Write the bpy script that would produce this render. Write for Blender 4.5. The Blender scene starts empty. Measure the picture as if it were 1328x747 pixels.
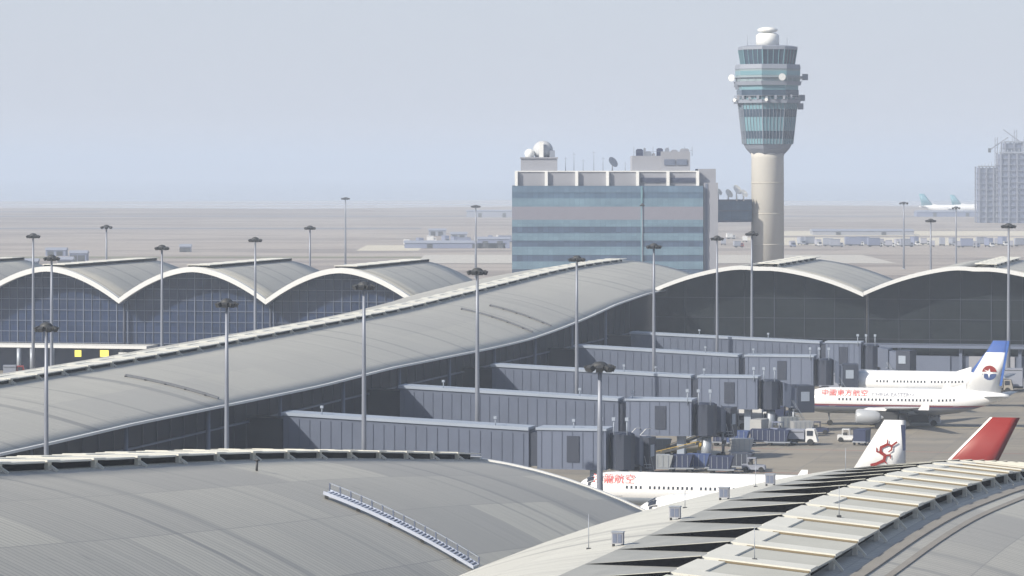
import bpy, math, random
from mathutils import Vector, Matrix
random.seed(7)
R = math.radians
scene = bpy.context.scene
COL = scene.collection
H = 39.0            # height of the viewpoint above the apron
F = 4427.0          # focal length in photograph pixels (1328 wide)
HZ = 220.0          # photograph row of the horizon

def at(px, py, z=0.0):
    Y = F * (H - z) / (py - HZ)
    return Vector(((px - 664.0) / F * Y, Y, z))
def onY(px, Y, z=0.0):
    return Vector(((px - 664.0) / F * Y, Y, z))
def zof(py, Y):
    return H - (py - HZ) * Y / F
def lerp(a, b, t): return a + (b - a) * t
def interp(tab, x):
    if x <= tab[0][0]: return tab[0][1]
    for (a, va), (b, vb) in zip(tab, tab[1:]):
        if x <= b:
            t = (x - a) / (b - a)
            return va + (vb - va) * t
    return tab[-1][1]
def sm_interp(tab, x, r=14.0):
    n = 7
    return sum(interp(tab, x + (i - 3) / 3.0 * r) for i in range(n)) / n

# ------------------------------------------------------------------ materials
MATS = {}
def nodes_of(name):
    m = bpy.data.materials.new(name); m.use_nodes = True
    nt = m.node_tree
    b = nt.nodes['Principled BSDF']
    return m, nt, b
def mth(nt, op, a, b=None, c=None):
    n = nt.nodes.new('ShaderNodeMath'); n.operation = op
    for i, v in enumerate((a, b, c)):
        if v is None: continue
        if isinstance(v, (int, float)): n.inputs[i].default_value = v
        else: nt.links.new(v, n.inputs[i])
    return n.outputs[0]
def mixc(nt, fac, a, b, mode='MIX'):
    n = nt.nodes.new('ShaderNodeMix'); n.data_type = 'RGBA'; n.blend_type = mode
    for sock, v in ((n.inputs[0], fac), (n.inputs[6], a), (n.inputs[7], b)):
        if isinstance(v, (int, float)): sock.default_value = v
        elif isinstance(v, tuple): sock.default_value = (v[0], v[1], v[2], 1)
        else: nt.links.new(v, sock)
    return n.outputs[2]
def noise(nt, vec, scale, detail=3, rough=.55):
    n = nt.nodes.new('ShaderNodeTexNoise')
    n.inputs['Scale'].default_value = scale; n.inputs['Detail'].default_value = detail
    n.inputs['Roughness'].default_value = rough
    if vec is not None: nt.links.new(vec, n.inputs['Vector'])
    return n.outputs[0]
def mapping(nt, src, sc=(1, 1, 1), loc=(0, 0, 0), rot=(0, 0, 0)):
    n = nt.nodes.new('ShaderNodeMapping')
    n.inputs['Scale'].default_value = sc; n.inputs['Location'].default_value = loc
    n.inputs['Rotation'].default_value = rot
    nt.links.new(src, n.inputs['Vector']); return n.outputs[0]
def coord(nt, kind='Object'):
    return nt.nodes.new('ShaderNodeTexCoord').outputs[kind]
def ramp(nt, fac, stops, const=False):
    n = nt.nodes.new('ShaderNodeValToRGB')
    if const: n.color_ramp.interpolation = 'CONSTANT'
    els = n.color_ramp.elements
    while len(els) < len(stops): els.new(0.5)
    for e, (p, c) in zip(els, stops):
        e.position = p; e.color = (c[0], c[1], c[2], 1)
    nt.links.new(fac, n.inputs[0]); return n.outputs[0]
def sep(nt, vec):
    n = nt.nodes.new('ShaderNodeSeparateXYZ'); nt.links.new(vec, n.inputs[0]); return n.outputs

def mat(name, c, rough=.5, metal=0.0, vary=.12, scale=.6, spec=.5, stretch=(1, 1, 1)):
    """plain painted or cast surface with dirt and tone variation"""
    if name in MATS: return MATS[name]
    m, nt, b = nodes_of(name)
    v = mapping(nt, coord(nt), stretch)
    n = noise(nt, v, scale, 5)
    k = mth(nt, 'MULTIPLY_ADD', n, 2 * vary, 1 - vary)
    cc = mixc(nt, 1.0, tuple(c), (1, 1, 1), 'MULTIPLY')
    hs = nt.nodes.new('ShaderNodeHueSaturation'); nt.links.new(cc, hs.inputs['Color']); nt.links.new(k, hs.inputs['Value'])
    nt.links.new(hs.outputs[0], b.inputs['Base Color'])
    b.inputs['Roughness'].default_value = rough; b.inputs['Metallic'].default_value = metal
    b.inputs['Specular IOR Level'].default_value = spec
    MATS[name] = m
    return m

def roof_mat(key, name, c1, c2, mo, pale):
    m, nt, b = nodes_of(name)
    uv = coord(nt, 'UV'); s = sep(nt, uv)
    # courses of sheets laid in different batches
    br = nt.nodes.new('ShaderNodeTexBrick')
    cmb = nt.nodes.new('ShaderNodeCombineXYZ'); nt.links.new(s[1], cmb.inputs[0]); nt.links.new(s[0], cmb.inputs[1])
    nt.links.new(cmb.outputs[0], br.inputs['Vector'])
    br.inputs['Scale'].default_value = 1.0; br.inputs['Brick Width'].default_value = 23.0
    br.inputs['Row Height'].default_value = 6.3; br.inputs['Mortar Size'].default_value = .05
    br.inputs['Mortar Smooth'].default_value = .6; br.inputs['Bias'].default_value = 0
    br.inputs['Color1'].default_value = (*c1, 1); br.inputs['Color2'].default_value = (*c2, 1)
    br.inputs['Mortar'].default_value = (*mo, 1); br.offset = .37
    # rain streaks running down the slope
    st = noise(nt, mapping(nt, uv, (.06, 1.6, 1)), 1.0, 4, .6)
    big = noise(nt, mapping(nt, uv, (.05, .03, 1)), 1.0, 3)
    stm = nt.nodes.new('ShaderNodeMapRange'); stm.inputs[1].default_value = .42; stm.inputs[2].default_value = .78; nt.links.new(st, stm.inputs[0])
    col = mixc(nt, mth(nt, 'MULTIPLY', stm.outputs[0], .55), br.outputs['Color'], (.21, .205, .19))
    col = mixc(nt, mth(nt, 'MULTIPLY', big, .3), col, pale)
    # dark bleed lines under the seam fixings, at uneven spacing
    w = nt.nodes.new('ShaderNodeTexNoise'); w.noise_dimensions = '1D'
    w.inputs['Scale'].default_value = .24; w.inputs['Detail'].default_value = 2
    nt.links.new(s[1], w.inputs['W'])
    ln = nt.nodes.new('ShaderNodeMapRange'); ln.inputs[1].default_value = .64; ln.inputs[2].default_value = .72
    nt.links.new(w.outputs[0], ln.inputs[0])
    patch = noise(nt, mapping(nt, uv, (.12, .2, 1)), 1.0, 3)
    col = mixc(nt, mth(nt, 'MULTIPLY', mth(nt, 'MULTIPLY', ln.outputs[0], patch), 1.3), col, (.2, .2, .195))
    # spots and scuffs
    sp = noise(nt, mapping(nt, uv, (.45, .9, 1)), 1.0, 2)
    sr = nt.nodes.new('ShaderNodeMapRange'); sr.inputs[1].default_value = .71; sr.inputs[2].default_value = .76
    nt.links.new(sp, sr.inputs[0])
    col = mixc(nt, mth(nt, 'MULTIPLY', sr.outputs[0], .65), col, (.17, .165, .16))
    # standing seams every 0.6 m
    fr = mth(nt, 'FRACT', mth(nt, 'MULTIPLY', s[1], 1 / .75))
    seam = mth(nt, 'LESS_THAN', fr, .24)
    col = mixc(nt, mth(nt, 'MULTIPLY', seam, .5), col, (.19, .185, .18))
    nt.links.new(col, b.inputs['Base Color'])
    b.inputs['Roughness'].default_value = .5; b.inputs['Specular IOR Level'].default_value = .35
    bp = nt.nodes.new('ShaderNodeBump'); bp.inputs['Strength'].default_value = .3; bp.inputs['Distance'].default_value = .05
    nt.links.new(seam, bp.inputs['Height']); nt.links.new(bp.outputs[0], b.inputs['Normal'])
    MATS[key] = m; return m

def glass_mat(name, c, grid=(1.5, 1.6), line=.05, lc=(.2, .22, .27), var=.5, rough=.18, spec=.5):
    """curtain wall: panes of uneven tone with joints, along u (metres) and v (height)"""
    m, nt, b = nodes_of(name)
    uv = coord(nt, 'UV')
    br = nt.nodes.new('ShaderNodeTexBrick'); nt.links.new(uv, br.inputs['Vector'])
    br.offset = 0; br.inputs['Scale'].default_value = 1
    br.inputs['Brick Width'].default_value = grid[0]; br.inputs['Row Height'].default_value = grid[1]
    br.inputs['Mortar Size'].default_value = line; br.inputs['Mortar Smooth'].default_value = .1
    br.inputs['Color1'].default_value = (c[0], c[1], c[2], 1)
    br.inputs['Color2'].default_value = (c[0] * (1 + var), c[1] * (1 + var), c[2] * (1 + var), 1)
    br.inputs['Mortar'].default_value = (lc[0], lc[1], lc[2], 1)
    n = noise(nt, mapping(nt, uv, (.09, .25, 1)), 1.0, 4)
    col = mixc(nt, n, br.outputs['Color'], (c[0] * .5, c[1] * .5, c[2] * .55))
    nt.links.new(col, b.inputs['Base Color'])
    b.inputs['Roughness'].default_value = rough; b.inputs['Specular IOR Level'].default_value = spec
    MATS[name] = m; return m

def ground_mat():
    m, nt, b = nodes_of('airfield')
    o = coord(nt); s = sep(nt, o)
    a = noise(nt, mapping(nt, o, (.0021, .0065, 1)), 1.0, 7, .68)
    c = ramp(nt, a, [(.34, (.17, .14, .12)), (.44, (.30, .255, .22)), (.5, (.40, .35, .30)), (.56, (.20, .165, .145)), (.68, (.36, .315, .265))])
    f = noise(nt, mapping(nt, o, (.012, .05, 1)), 1.0, 4, .6)
    c = mixc(nt, mth(nt, 'MULTIPLY', f, .38), c, (.16, .145, .13))
    nt.links.new(c, b.inputs['Base Color']); b.inputs['Roughness'].default_value = .7
    b.inputs['Specular IOR Level'].default_value = .4
    return m
def apron_mat():
    m, nt, b = nodes_of('apron_concrete')
    o = coord(nt)
    br = nt.nodes.new('ShaderNodeTexBrick'); br.offset = 0
    nt.links.new(mapping(nt, o, rot=(0, 0, R(13.5))), br.inputs['Vector'])
    br.inputs['Scale'].default_value = 1; br.inputs['Brick Width'].default_value = 7.5; br.inputs['Row Height'].default_value = 7.5
    br.inputs['Mortar Size'].default_value = .06
    br.inputs['Color1'].default_value = (.25, .225, .185, 1); br.inputs['Color2'].default_value = (.205, .186, .156, 1)
    br.inputs['Mortar'].default_value = (.16, .155, .15, 1)
    st = noise(nt, mapping(nt, o, (.02, .14, 1)), 1.0, 5, .65)
    mr = nt.nodes.new('ShaderNodeMapRange'); mr.inputs[1].default_value = .46; mr.inputs[2].default_value = .7
    nt.links.new(st, mr.inputs[0])
    c = mixc(nt, mth(nt, 'MULTIPLY', mr.outputs[0], .65), br.outputs['Color'], (.12, .118, .115))
    oil = noise(nt, mapping(nt, o, (.16, .2, 1)), 1.0, 4, .6)
    m2 = nt.nodes.new('ShaderNodeMapRange'); m2.inputs[1].default_value = .58; m2.inputs[2].default_value = .74
    nt.links.new(oil, m2.inputs[0])
    c = mixc(nt, mth(nt, 'MULTIPLY', m2.outputs[0], .5), c, (.09, .088, .085))
    nt.links.new(c, b.inputs['Base Color']); b.inputs['Roughness'].default_value = .85
    return m

def livery_mat(name, stops, rough=.28, axis=2, lo=0.0, hi=14.0):
    """paint divided by height on the aircraft (hard edges)"""
    m, nt, b = nodes_of(name)
    o = coord(nt); s = sep(nt, o)
    t = mth(nt, 'DIVIDE', mth(nt, 'SUBTRACT', s[axis], lo), hi - lo)
    c = ramp(nt, t, [((p - lo) / (hi - lo), col) for p, col in stops], True)
    n = noise(nt, mapping(nt, o, (.5, .5, 1.2)), 1.0, 4)
    c = mixc(nt, mth(nt, 'MULTIPLY', n, .16), c, (.35, .35, .36))
    nt.links.new(c, b.inputs['Base Color']); b.inputs['Roughness'].default_value = rough
    return m

roof_mat('roof', 'roof_sheet', (.50, .485, .42), (.285, .278, .262), (.23, .225, .215), (.40, .39, .355))
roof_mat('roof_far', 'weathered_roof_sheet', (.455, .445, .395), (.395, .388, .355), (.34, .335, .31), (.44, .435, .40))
M_CREAM = roof_mat('cream', 'cream_sheet', (.66, .655, .595), (.56, .555, .50), (.42, .41, .37), (.64, .635, .58))
GL_DARK = glass_mat('dark_glazing', (.006, .009, .022), (1.8, 1.3), .05, (.012, .016, .034), .7, .4, .08)
GL_HALL = glass_mat('hall_glazing', (.018, .033, .080), (1.45, 1.1), .04, (.06, .08, .125), .6, .25, .3)
GL_END = glass_mat('end_wall_glazing', (.012, .016, .018), (2.1, 1.0), .06, (.021, .025, .027), .6, .4, .08)
GL_BLUE = glass_mat('blue_spandrel', (.12, .19, .27), (1.5, 1.8), .035, (.05, .1, .15), .25, .2, .5)
GL_BAND = glass_mat('window_strip', (.07, .105, .165), (1.5, 3), .06, (.07, .11, .16), .7, .15, .5)
M_STONE = mat('stone_panel', (.195, .195, .24), .7, 0, .1, .3)
M_WHITE = mat('white_metal', (.72, .73, .72), .4, 0, .08, .3)
M_FASCIA = mat('fascia_white', (.62, .63, .63), .45, 0, .1, .15)
M_SLAT = mat('slat_cream', (.62, .615, .56), .5, 0, .1, .35)
M_PALE = mat('panel_grey', (.43, .435, .405), .9, 0, .16, .3, .1)
M_MULL = mat('mullion_grey', (.13, .155, .22), .5, 0, .1)
M_FRP = mat('radome_grey', (.42, .44, .47), .6, 0, .08, .3)
M_TWP = mat('tower_panel', (.20, .26, .285), .5, 0, .1, .2)
M_TAN = mat('slat_shade_tan', (.20, .16, .10), .8, 0, .15, .5)
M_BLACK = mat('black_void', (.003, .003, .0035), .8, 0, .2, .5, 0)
M_TEETH = mat('louvre_top', (.31, .315, .30), .6, 0, .2, .4)
M_SOFFIT = mat('soffit_grey', (.12, .13, .15), .7)
M_CONC = mat('concrete', (.42, .40, .36), .85, 0, .12, .25)
M_CONC2 = mat('grey_cladding', (.255, .265, .305), .7, 0, .1, .2)
M_BRIDGE = mat('bridge_cladding', (.092, .112, .165), .5, 0, .22, .35)
M_BRIDGE2 = mat('bridge_panel', (.115, .138, .20), .5, 0, .12, .25)
M_BRIDGED = mat('bridge_door', (.028, .036, .06), .6, 0, .15, .5)
M_RIB = mat('bridge_rib', (.082, .10, .15), .5, 0, .1)
M_BTOP = mat('bridge_roof_trim', (.28, .325, .40), .5, 0, .12, .2)
M_STEEL = mat('galvanised', (.30, .33, .38), .45, .3, .12, .4)
M_POLE = mat('mast_pole', (.20, .22, .27), .45, .2, .1, .1)
M_DARK = mat('dark_lamp', (.035, .037, .04), .6, 0, .2, .8)
M_LADDER = mat('ladder_aluminium', (.46, .50, .60), .4, .3, .15, 1)
M_BROWN = mat('gutter_brown', (.25, .235, .21), .8, 0, .2, .4)
M_TYRE = mat('tyre', (.02, .02, .02), .9)
M_RED = mat('paint_red', (.235, .018, .013), .4, 0, .15, .4)
M_BLUE = mat('paint_blue', (.05, .13, .42), .4, 0, .12, .4)
M_NAVY = mat('container_navy', (.018, .028, .075), .6, 0, .2, .5)
M_YEL = mat('paint_yellow', (.34, .235, .05), .5, 0, .15, .6)
M_TEAL = mat('teal_glass', (.13, .25, .30), .3, 0, .12, .3)
M_TDARK = mat('tower_window', (.03, .055, .09), .15, 0, .3, .5)
M_TWR = mat('tower_concrete', (.43, .42, .395), .8, 0, .1, .15)
M_TGREY = mat('tower_grey', (.20, .225, .28), .6, 0, .1, .2)
M_TEXTRED = mat('lettering_red', (.62, .06, .05), .5, 0, .05)
M_TEXTGREY = mat('lettering_grey', (.30, .31, .36), .5, 0, .05)
M_PWHITE = mat('aircraft_white', (.80, .81, .82), .25, 0, .05, .2)
M_PGREY = mat('aircraft_grey', (.38, .40, .43), .35, .1, .08, .3)
M_WIN = mat('cabin_window', (.03, .035, .05), .2)
M_UNF2 = mat('raw_concrete', (.17, .185, .24), .85, 0, .12, .1)
M_UNF = mat('unfinished_screen', (.10, .12, .20), .8, 0, .1, .1)
M_LFAR = mat('lorry_dull', (.30, .31, .37), .6, 0, .15, .3)
M_LORRY = mat('lorry_white', (.6, .61, .62), .5, 0, .1, .8)
M_LGREY = mat('lorry_grey', (.24, .26, .32), .5, 0, .1, .8)
M_LBLUE = mat('hangar_blue', (.16, .185, .28), .6, 0, .15, .1)
M_SIGN, _nt, _b = nodes_of('lit_yellow_sign')
_b.inputs['Base Color'].default_value = (.8, .7, .1, 1); _b.inputs['Emission Color'].default_value = (1, .85, .15, 1); _b.inputs['Emission Strength'].default_value = .55
_n = noise(_nt, coord(_nt), 3, 2); _nt.links.new(mixc(_nt, mth(_nt, 'MULTIPLY', _n, .3), (.8, .7, .1), (.5, .42, .05)), _b.inputs['Base Color'])

# ------------------------------------------------------------------ mesh helper
class MB:
    def __init__(s): s.v = []; s.f = []; s.m = []; s.uv = {}; s.smooth = set()
    def face(s, pts, mi=0, uvs=None, smooth=False):
        i = len(s.v); s.v += [tuple(p) for p in pts]; s.f.append(tuple(range(i, i + len(pts)))); s.m.append(mi)
        if uvs: s.uv[len(s.f) - 1] = uvs
    def box(s, x0, x1, y0, y1, z0, z1, mi=0):
        s.hexa([(x0, y0, z0), (x1, y0, z0), (x1, y1, z0), (x0, y1, z0)], [(x0, y0, z1), (x1, y0, z1), (x1, y1, z1), (x0, y1, z1)], mi)
    def hexa(s, lo, hi, mi=0, cap=True):
        i = len(s.v); n = len(lo); s.v += [tuple(p) for p in lo] + [tuple(p) for p in hi]
        fs = [tuple(i + k for k in reversed(range(n))), tuple(i + n + k for k in range(n))] if cap else []
        fs += [(i + k, i + (k + 1) % n, i + n + (k + 1) % n, i + n + k) for k in range(n)]
        s.f += fs; s.m += [mi] * len(fs)
    def loft(s, rings, mi=0, cap=True, smooth=True):
        i = len(s.v); n = len(rings[0])
        for r in rings: s.v += [tuple(p) for p in r]
        for a in range(len(rings) - 1):
            for k in range(n):
                s.f.append((i + a * n + k, i + a * n + (k + 1) % n, i + (a + 1) * n + (k + 1) % n, i + (a + 1) * n + k)); s.m.append(mi)
                if smooth: s.smooth.add(len(s.f) - 1)
        if cap:
            s.f.append(tuple(i + k for k in reversed(range(n)))); s.m.append(mi)
            s.f.append(tuple(i + (len(rings) - 1) * n + k for k in range(n))); s.m.append(mi)
    def tube(s, p0, p1, r0, r1=None, n=8, mi=0):
        p0 = Vector(p0); p1 = Vector(p1); r1 = r0 if r1 is None else r1
        d = (p1 - p0).normalized(); u = d.orthogonal().normalized(); w = d.cross(u)
        s.loft([[p + (u * math.cos(2 * math.pi * k / n) + w * math.sin(2 * math.pi * k / n)) * r for k in range(n)] for p, r in ((p0, r0), (p1, r1))], mi)
    def lathe(s, prof, n=24, c=(0, 0), mi=0, rot=0.0, smooth=True):
        s.loft([[(c[0] + r * math.cos(2 * math.pi * k / n + rot), c[1] + r * math.sin(2 * math.pi * k / n + rot), z) for k in range(n)] for r, z in prof], mi, True, smooth)
    def beam(s, p0, p1, wd, ht, mi=0, up=(0, 0, 1)):
        """rectangular bar from p0 to p1, centred, width wd (sideways), height ht"""
        p0 = Vector(p0); p1 = Vector(p1); d = (p1 - p0).normalized(); up = Vector(up)
        sd = d.cross(up).normalized(); uu = sd.cross(d).normalized()
        q = lambda p: [p - sd * wd / 2 - uu * ht / 2, p + sd * wd / 2 - uu * ht / 2, p + sd * wd / 2 + uu * ht / 2, p - sd * wd / 2 + uu * ht / 2]
        s.loft([q(p0), q(p1)], mi, True, False)
    def build(s, name, mats, parent=None, loc=None):
        me = bpy.data.meshes.new(name)
        me.from_pydata(s.v, [], s.f)
        if not isinstance(mats, (list, tuple)): mats = [mats]
        for m in mats: me.materials.append(m)
        if s.uv:
            ul = me.uv_layers.new(name='UVMap')
            for p in me.polygons:
                u = s.uv.get(p.index)
                if u:
                    for li, c in zip(p.loop_indices, u): ul.data[li].uv = c
        for p, mi in zip(me.polygons, s.m):
            p.material_index = mi; p.use_smooth = p.index in s.smooth
        me.update()
        o = bpy.data.objects.new(name, me); COL.objects.link(o)
        if parent is not None: o.parent = parent
        if loc is not None: o.location = loc
        return o
def tag(o, label=None, cat=None, group=None, kind=None):
    if label: o['label'] = label
    if cat: o['category'] = cat
    if group: o['group'] = group
    if kind: o['kind'] = kind
    return o
def thing(name, label, cat, loc=(0, 0, 0), rz=0.0, group=None):
    o = bpy.data.objects.new(name, None); COL.objects.link(o)
    o.location = loc; o.rotation_euler = (0, 0, rz); o.empty_display_size = .5
    return tag(o, label, cat, group)
def copy_tree(o, parent=None):
    c = o.copy(); COL.objects.link(c)
    if parent is not None: c.parent = parent
    for ch in list(o.children): copy_tree(ch, c)
    return c

# ------------------------------------------------------------------ setting
def sheet(name, x0, x1, y0, y1, z, m, nx=1, ny=1):
    b = MB()
    for i in range(nx):
        for j in range(ny):
            xa, xb = lerp(x0, x1, i / nx), lerp(x0, x1, (i + 1) / nx); ya, yb = lerp(y0, y1, j / ny), lerp(y0, y1, (j + 1) / ny)
            b.face([(xa, ya, z), (xb, ya, z), (xb, yb, z), (xa, yb, z)])
    return tag(b.build(name, m), kind='structure')
sheet('ground', -7000, 7000, -300, 13500, 0, ground_mat())
sheet('apron', -420, 420, 60, 840, .02, apron_mat())
M_ROADG = mat('taxiway_asphalt', (.17, .175, .20), .9, 0, .15, .02)
M_SAND = mat('bare_sand', (.50, .46, .37), .95, 0, .15, .02)
M_GRASS = mat('dry_grass', (.15, .145, .085), .95, 0, .2, .015)
M_SEA = mat('sea_water', (.10, .15, .21), .08, 0, .1, .005)
for y0, y1, x0, x1, m, nm in ((2230, 2290, -1500, -60, M_ROADG, 'taxiway'), (2820, 2890, -2500, 1600, M_ROADG, 'runway'),
                              (1500, 1530, -900, 40, M_GRASS, 'grass_verge'), (1175, 1205, -900, 500, M_ROADG, 'taxiway'),
                              (2010, 2170, 150, 420, M_SAND, 'sand_patch'), (1640, 1760, -75, -45, M_SAND, 'sand_patch'),
                              (1760, 1960, 130, 640, M_SAND, 'sand_patch'), (1420, 1560, -40, 160, M_CONC, 'service_yard'),
                              (3120, 3200, -2500, -380, M_ROADG, 'runway')):
    sheet(nm, x0, x1, y0, y1, .05 if nm != 'service_yard' else .07, m)
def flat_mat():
    m, nt, b = nodes_of('hazed_flat')
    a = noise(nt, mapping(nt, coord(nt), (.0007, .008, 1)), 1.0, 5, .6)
    nt.links.new(ramp(nt, a, [(.38, (.30, .29, .30)), (.5, (.42, .385, .36)), (.62, (.34, .33, .34))]), b.inputs['Base Color'])  # pale tones put the haze fade into the colour
    glossy = nt.nodes.new('ShaderNodeMapRange'); glossy.inputs[1].default_value = .4; glossy.inputs[2].default_value = .6; glossy.inputs[3].default_value = .12; glossy.inputs[4].default_value = .45
    nt.links.new(a, glossy.inputs[0]); nt.links.new(glossy.outputs[0], b.inputs['Roughness'])
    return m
# pale glossy sheet added so the far ground fades as haze would; irregular near edge
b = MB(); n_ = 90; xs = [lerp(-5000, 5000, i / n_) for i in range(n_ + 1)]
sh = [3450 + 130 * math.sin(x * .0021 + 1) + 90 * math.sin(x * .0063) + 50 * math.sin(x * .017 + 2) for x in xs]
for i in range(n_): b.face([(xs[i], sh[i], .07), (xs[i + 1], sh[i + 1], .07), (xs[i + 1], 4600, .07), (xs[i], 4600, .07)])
tag(b.build('haze_fade_flat', flat_mat()), kind='structure')
b = MB(); sh = [4150 + 160 * math.sin(x * .0016 + 2) + 90 * math.sin(x * .0053 + 1) + 45 * math.sin(x * .015) for x in xs]
for i in range(n_): b.face([(xs[i], sh[i], .10), (xs[i + 1], sh[i + 1], .10), (xs[i + 1], 13400, .10), (xs[i], 13400, .10)])
tag(b.build('sea', M_SEA), kind='structure')

# ------------------------------------------------------------------ barrel-vaulted roofs
class Vault:
    """ridge line x = x0 + s*y; Dt(y) = drop of the skylight top below the viewpoint"""
    def __init__(v, x0, s, tab, hl, hr, K=1.0, prof='hall', base=1.55, slope=.09, lift=.17, pw=6.1, lw=6.9):
        v.det = lift > .15; v.sheet = hr > 23
        v.base, v.slope, v.lift, v.pw, v.lw = base, slope, lift, pw, lw
        v.x0, v.s, v.tab, v.hl, v.hr = x0, s, tab, hl, hr
        n = math.hypot(s, 1); v.ax = Vector((s / n, 1 / n, 0)); v.pp = Vector((1 / n, -s / n, 0))
        v.K = K if callable(K) else (lambda y: K); v.kind = prof
    def dz(v, w, y):
        if v.kind == 'arch':
            return .42 + v.K(y) * 6.08 * (abs(w) / v.hr) ** 1.75
        q = lambda t: v.K(y) * (.113 * t + .0107 * t * t)
        if w >= v.pw - .1: return v.base + q(w - v.pw + .1)
        if w <= -v.lw: return .55 + q(-w - v.lw)
        if w < 0: return lerp(.62, .55, -w / v.lw)
        return v.base - .05
    def pt(v, w, y, up=0.0, flat=False):
        """up is measured above the roof surface, or above the skylight top line when flat"""
        z = H - sm_interp(v.tab, y) + up
        if not flat: z -= v.dz(w, y)
        p = Vector((v.x0 + v.s * y, y, z)) + v.pp * w
        return p
def roof_mesh(v, ya, yb, step=6.0, thick=.45, end=None, start=None):
    """end(w)/start(w): ridge-parameter at which the roof stops for that w"""
    ws = []
    n = 9
    if v.kind == 'arch': ws = [lerp(-v.hl, v.hr, i / 22) for i in range(23)]
    else:
        ws = [lerp(-v.hl, -v.lw, i / n) for i in range(n)] + [-v.lw, -v.lw * .45, -.3] + [.3, v.pw - .11] + [lerp(v.pw - .1, v.hr, i / n) for i in range(n + 1)]
    ny = max(2, int((yb - ya) / step)); b = MB()
    end = end or (lambda w: yb); start = start or (lambda w: ya)
    grid = [[v.pt(w, lerp(start(w), end(w), j / ny)) for w in ws] for j in range(ny + 1)]
    uvs = [[(w, lerp(start(w), end(w), j / ny) * 1.03) for w in ws] for j in range(ny + 1)]
    nw = len(ws); i0 = len(b.v)
    for r in grid: b.v += [tuple(p) for p in r]
    for r in grid: b.v += [(p.x, p.y, p.z - thick) for p in r]
    N = (ny + 1) * nw
    for j in range(ny):
        for i in range(nw - 1):
            a, c, d, e = j * nw + i, j * nw + i + 1, (j + 1) * nw + i + 1, (j + 1) * nw + i
            b.f.append((a, c, d, e)); b.m.append(0); b.uv[len(b.f) - 1] = [uvs[j][i], uvs[j][i + 1], uvs[j + 1][i + 1], uvs[j + 1][i]]; b.smooth.add(len(b.f) - 1)
            b.f.append((N + e, N + d, N + c, N + a)); b.m.append(1)
    for j in range(ny):
        for i in (0, nw - 1):
            a, e = j * nw + i, (j + 1) * nw + i
            b.f.append((a, e, N + e, N + a) if i == 0 else (e, a, N + a, N + e)); b.m.append(2)
    for j in (0, ny):
        for i in range(nw - 1):
            a, c = j * nw + i, j * nw + i + 1
            b.f.append((c, a, N + a, N + c) if j == 0 else (a, c, N + c, N + a)); b.m.append(2)
    return b, ws
def roof(v, parent, ya, yb, step=6.0, thick=.45, end=None, start=None, cream=False):
    b, ws = roof_mesh(v, ya, yb, step, thick, end, start)
    if cream:
        for i, f in enumerate(b.f):
            if b.m[i] == 0:
                j = min(f) % len(ws)
                if ws[j] < -6.95: b.m[i] = 3
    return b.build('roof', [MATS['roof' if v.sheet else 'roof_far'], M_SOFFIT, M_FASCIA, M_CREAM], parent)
def edge_trim(v, parent, path, wd=.5, ht=.75, m=None, name='fascia'):
    """white edge member along a list of (w, y, up)"""
    b = MB(); pts = [v.pt(w, y, u) for w, y, u in path]
    rings = []
    for i, p in enumerate(pts):
        d = (pts[min(i + 1, len(pts) - 1)] - pts[max(i - 1, 0)]); d.z = 0; d.normalize()
        sd = Vector((d.y, -d.x, 0))
        rings.append([p - sd * wd / 2 - Vector((0, 0, ht)), p + sd * wd / 2 - Vector((0, 0, ht)), p + sd * wd / 2, p - sd * wd / 2])
    b.loft(rings, 0, True, False)
    return b.build(name, m or M_FASCIA, parent)

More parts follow.
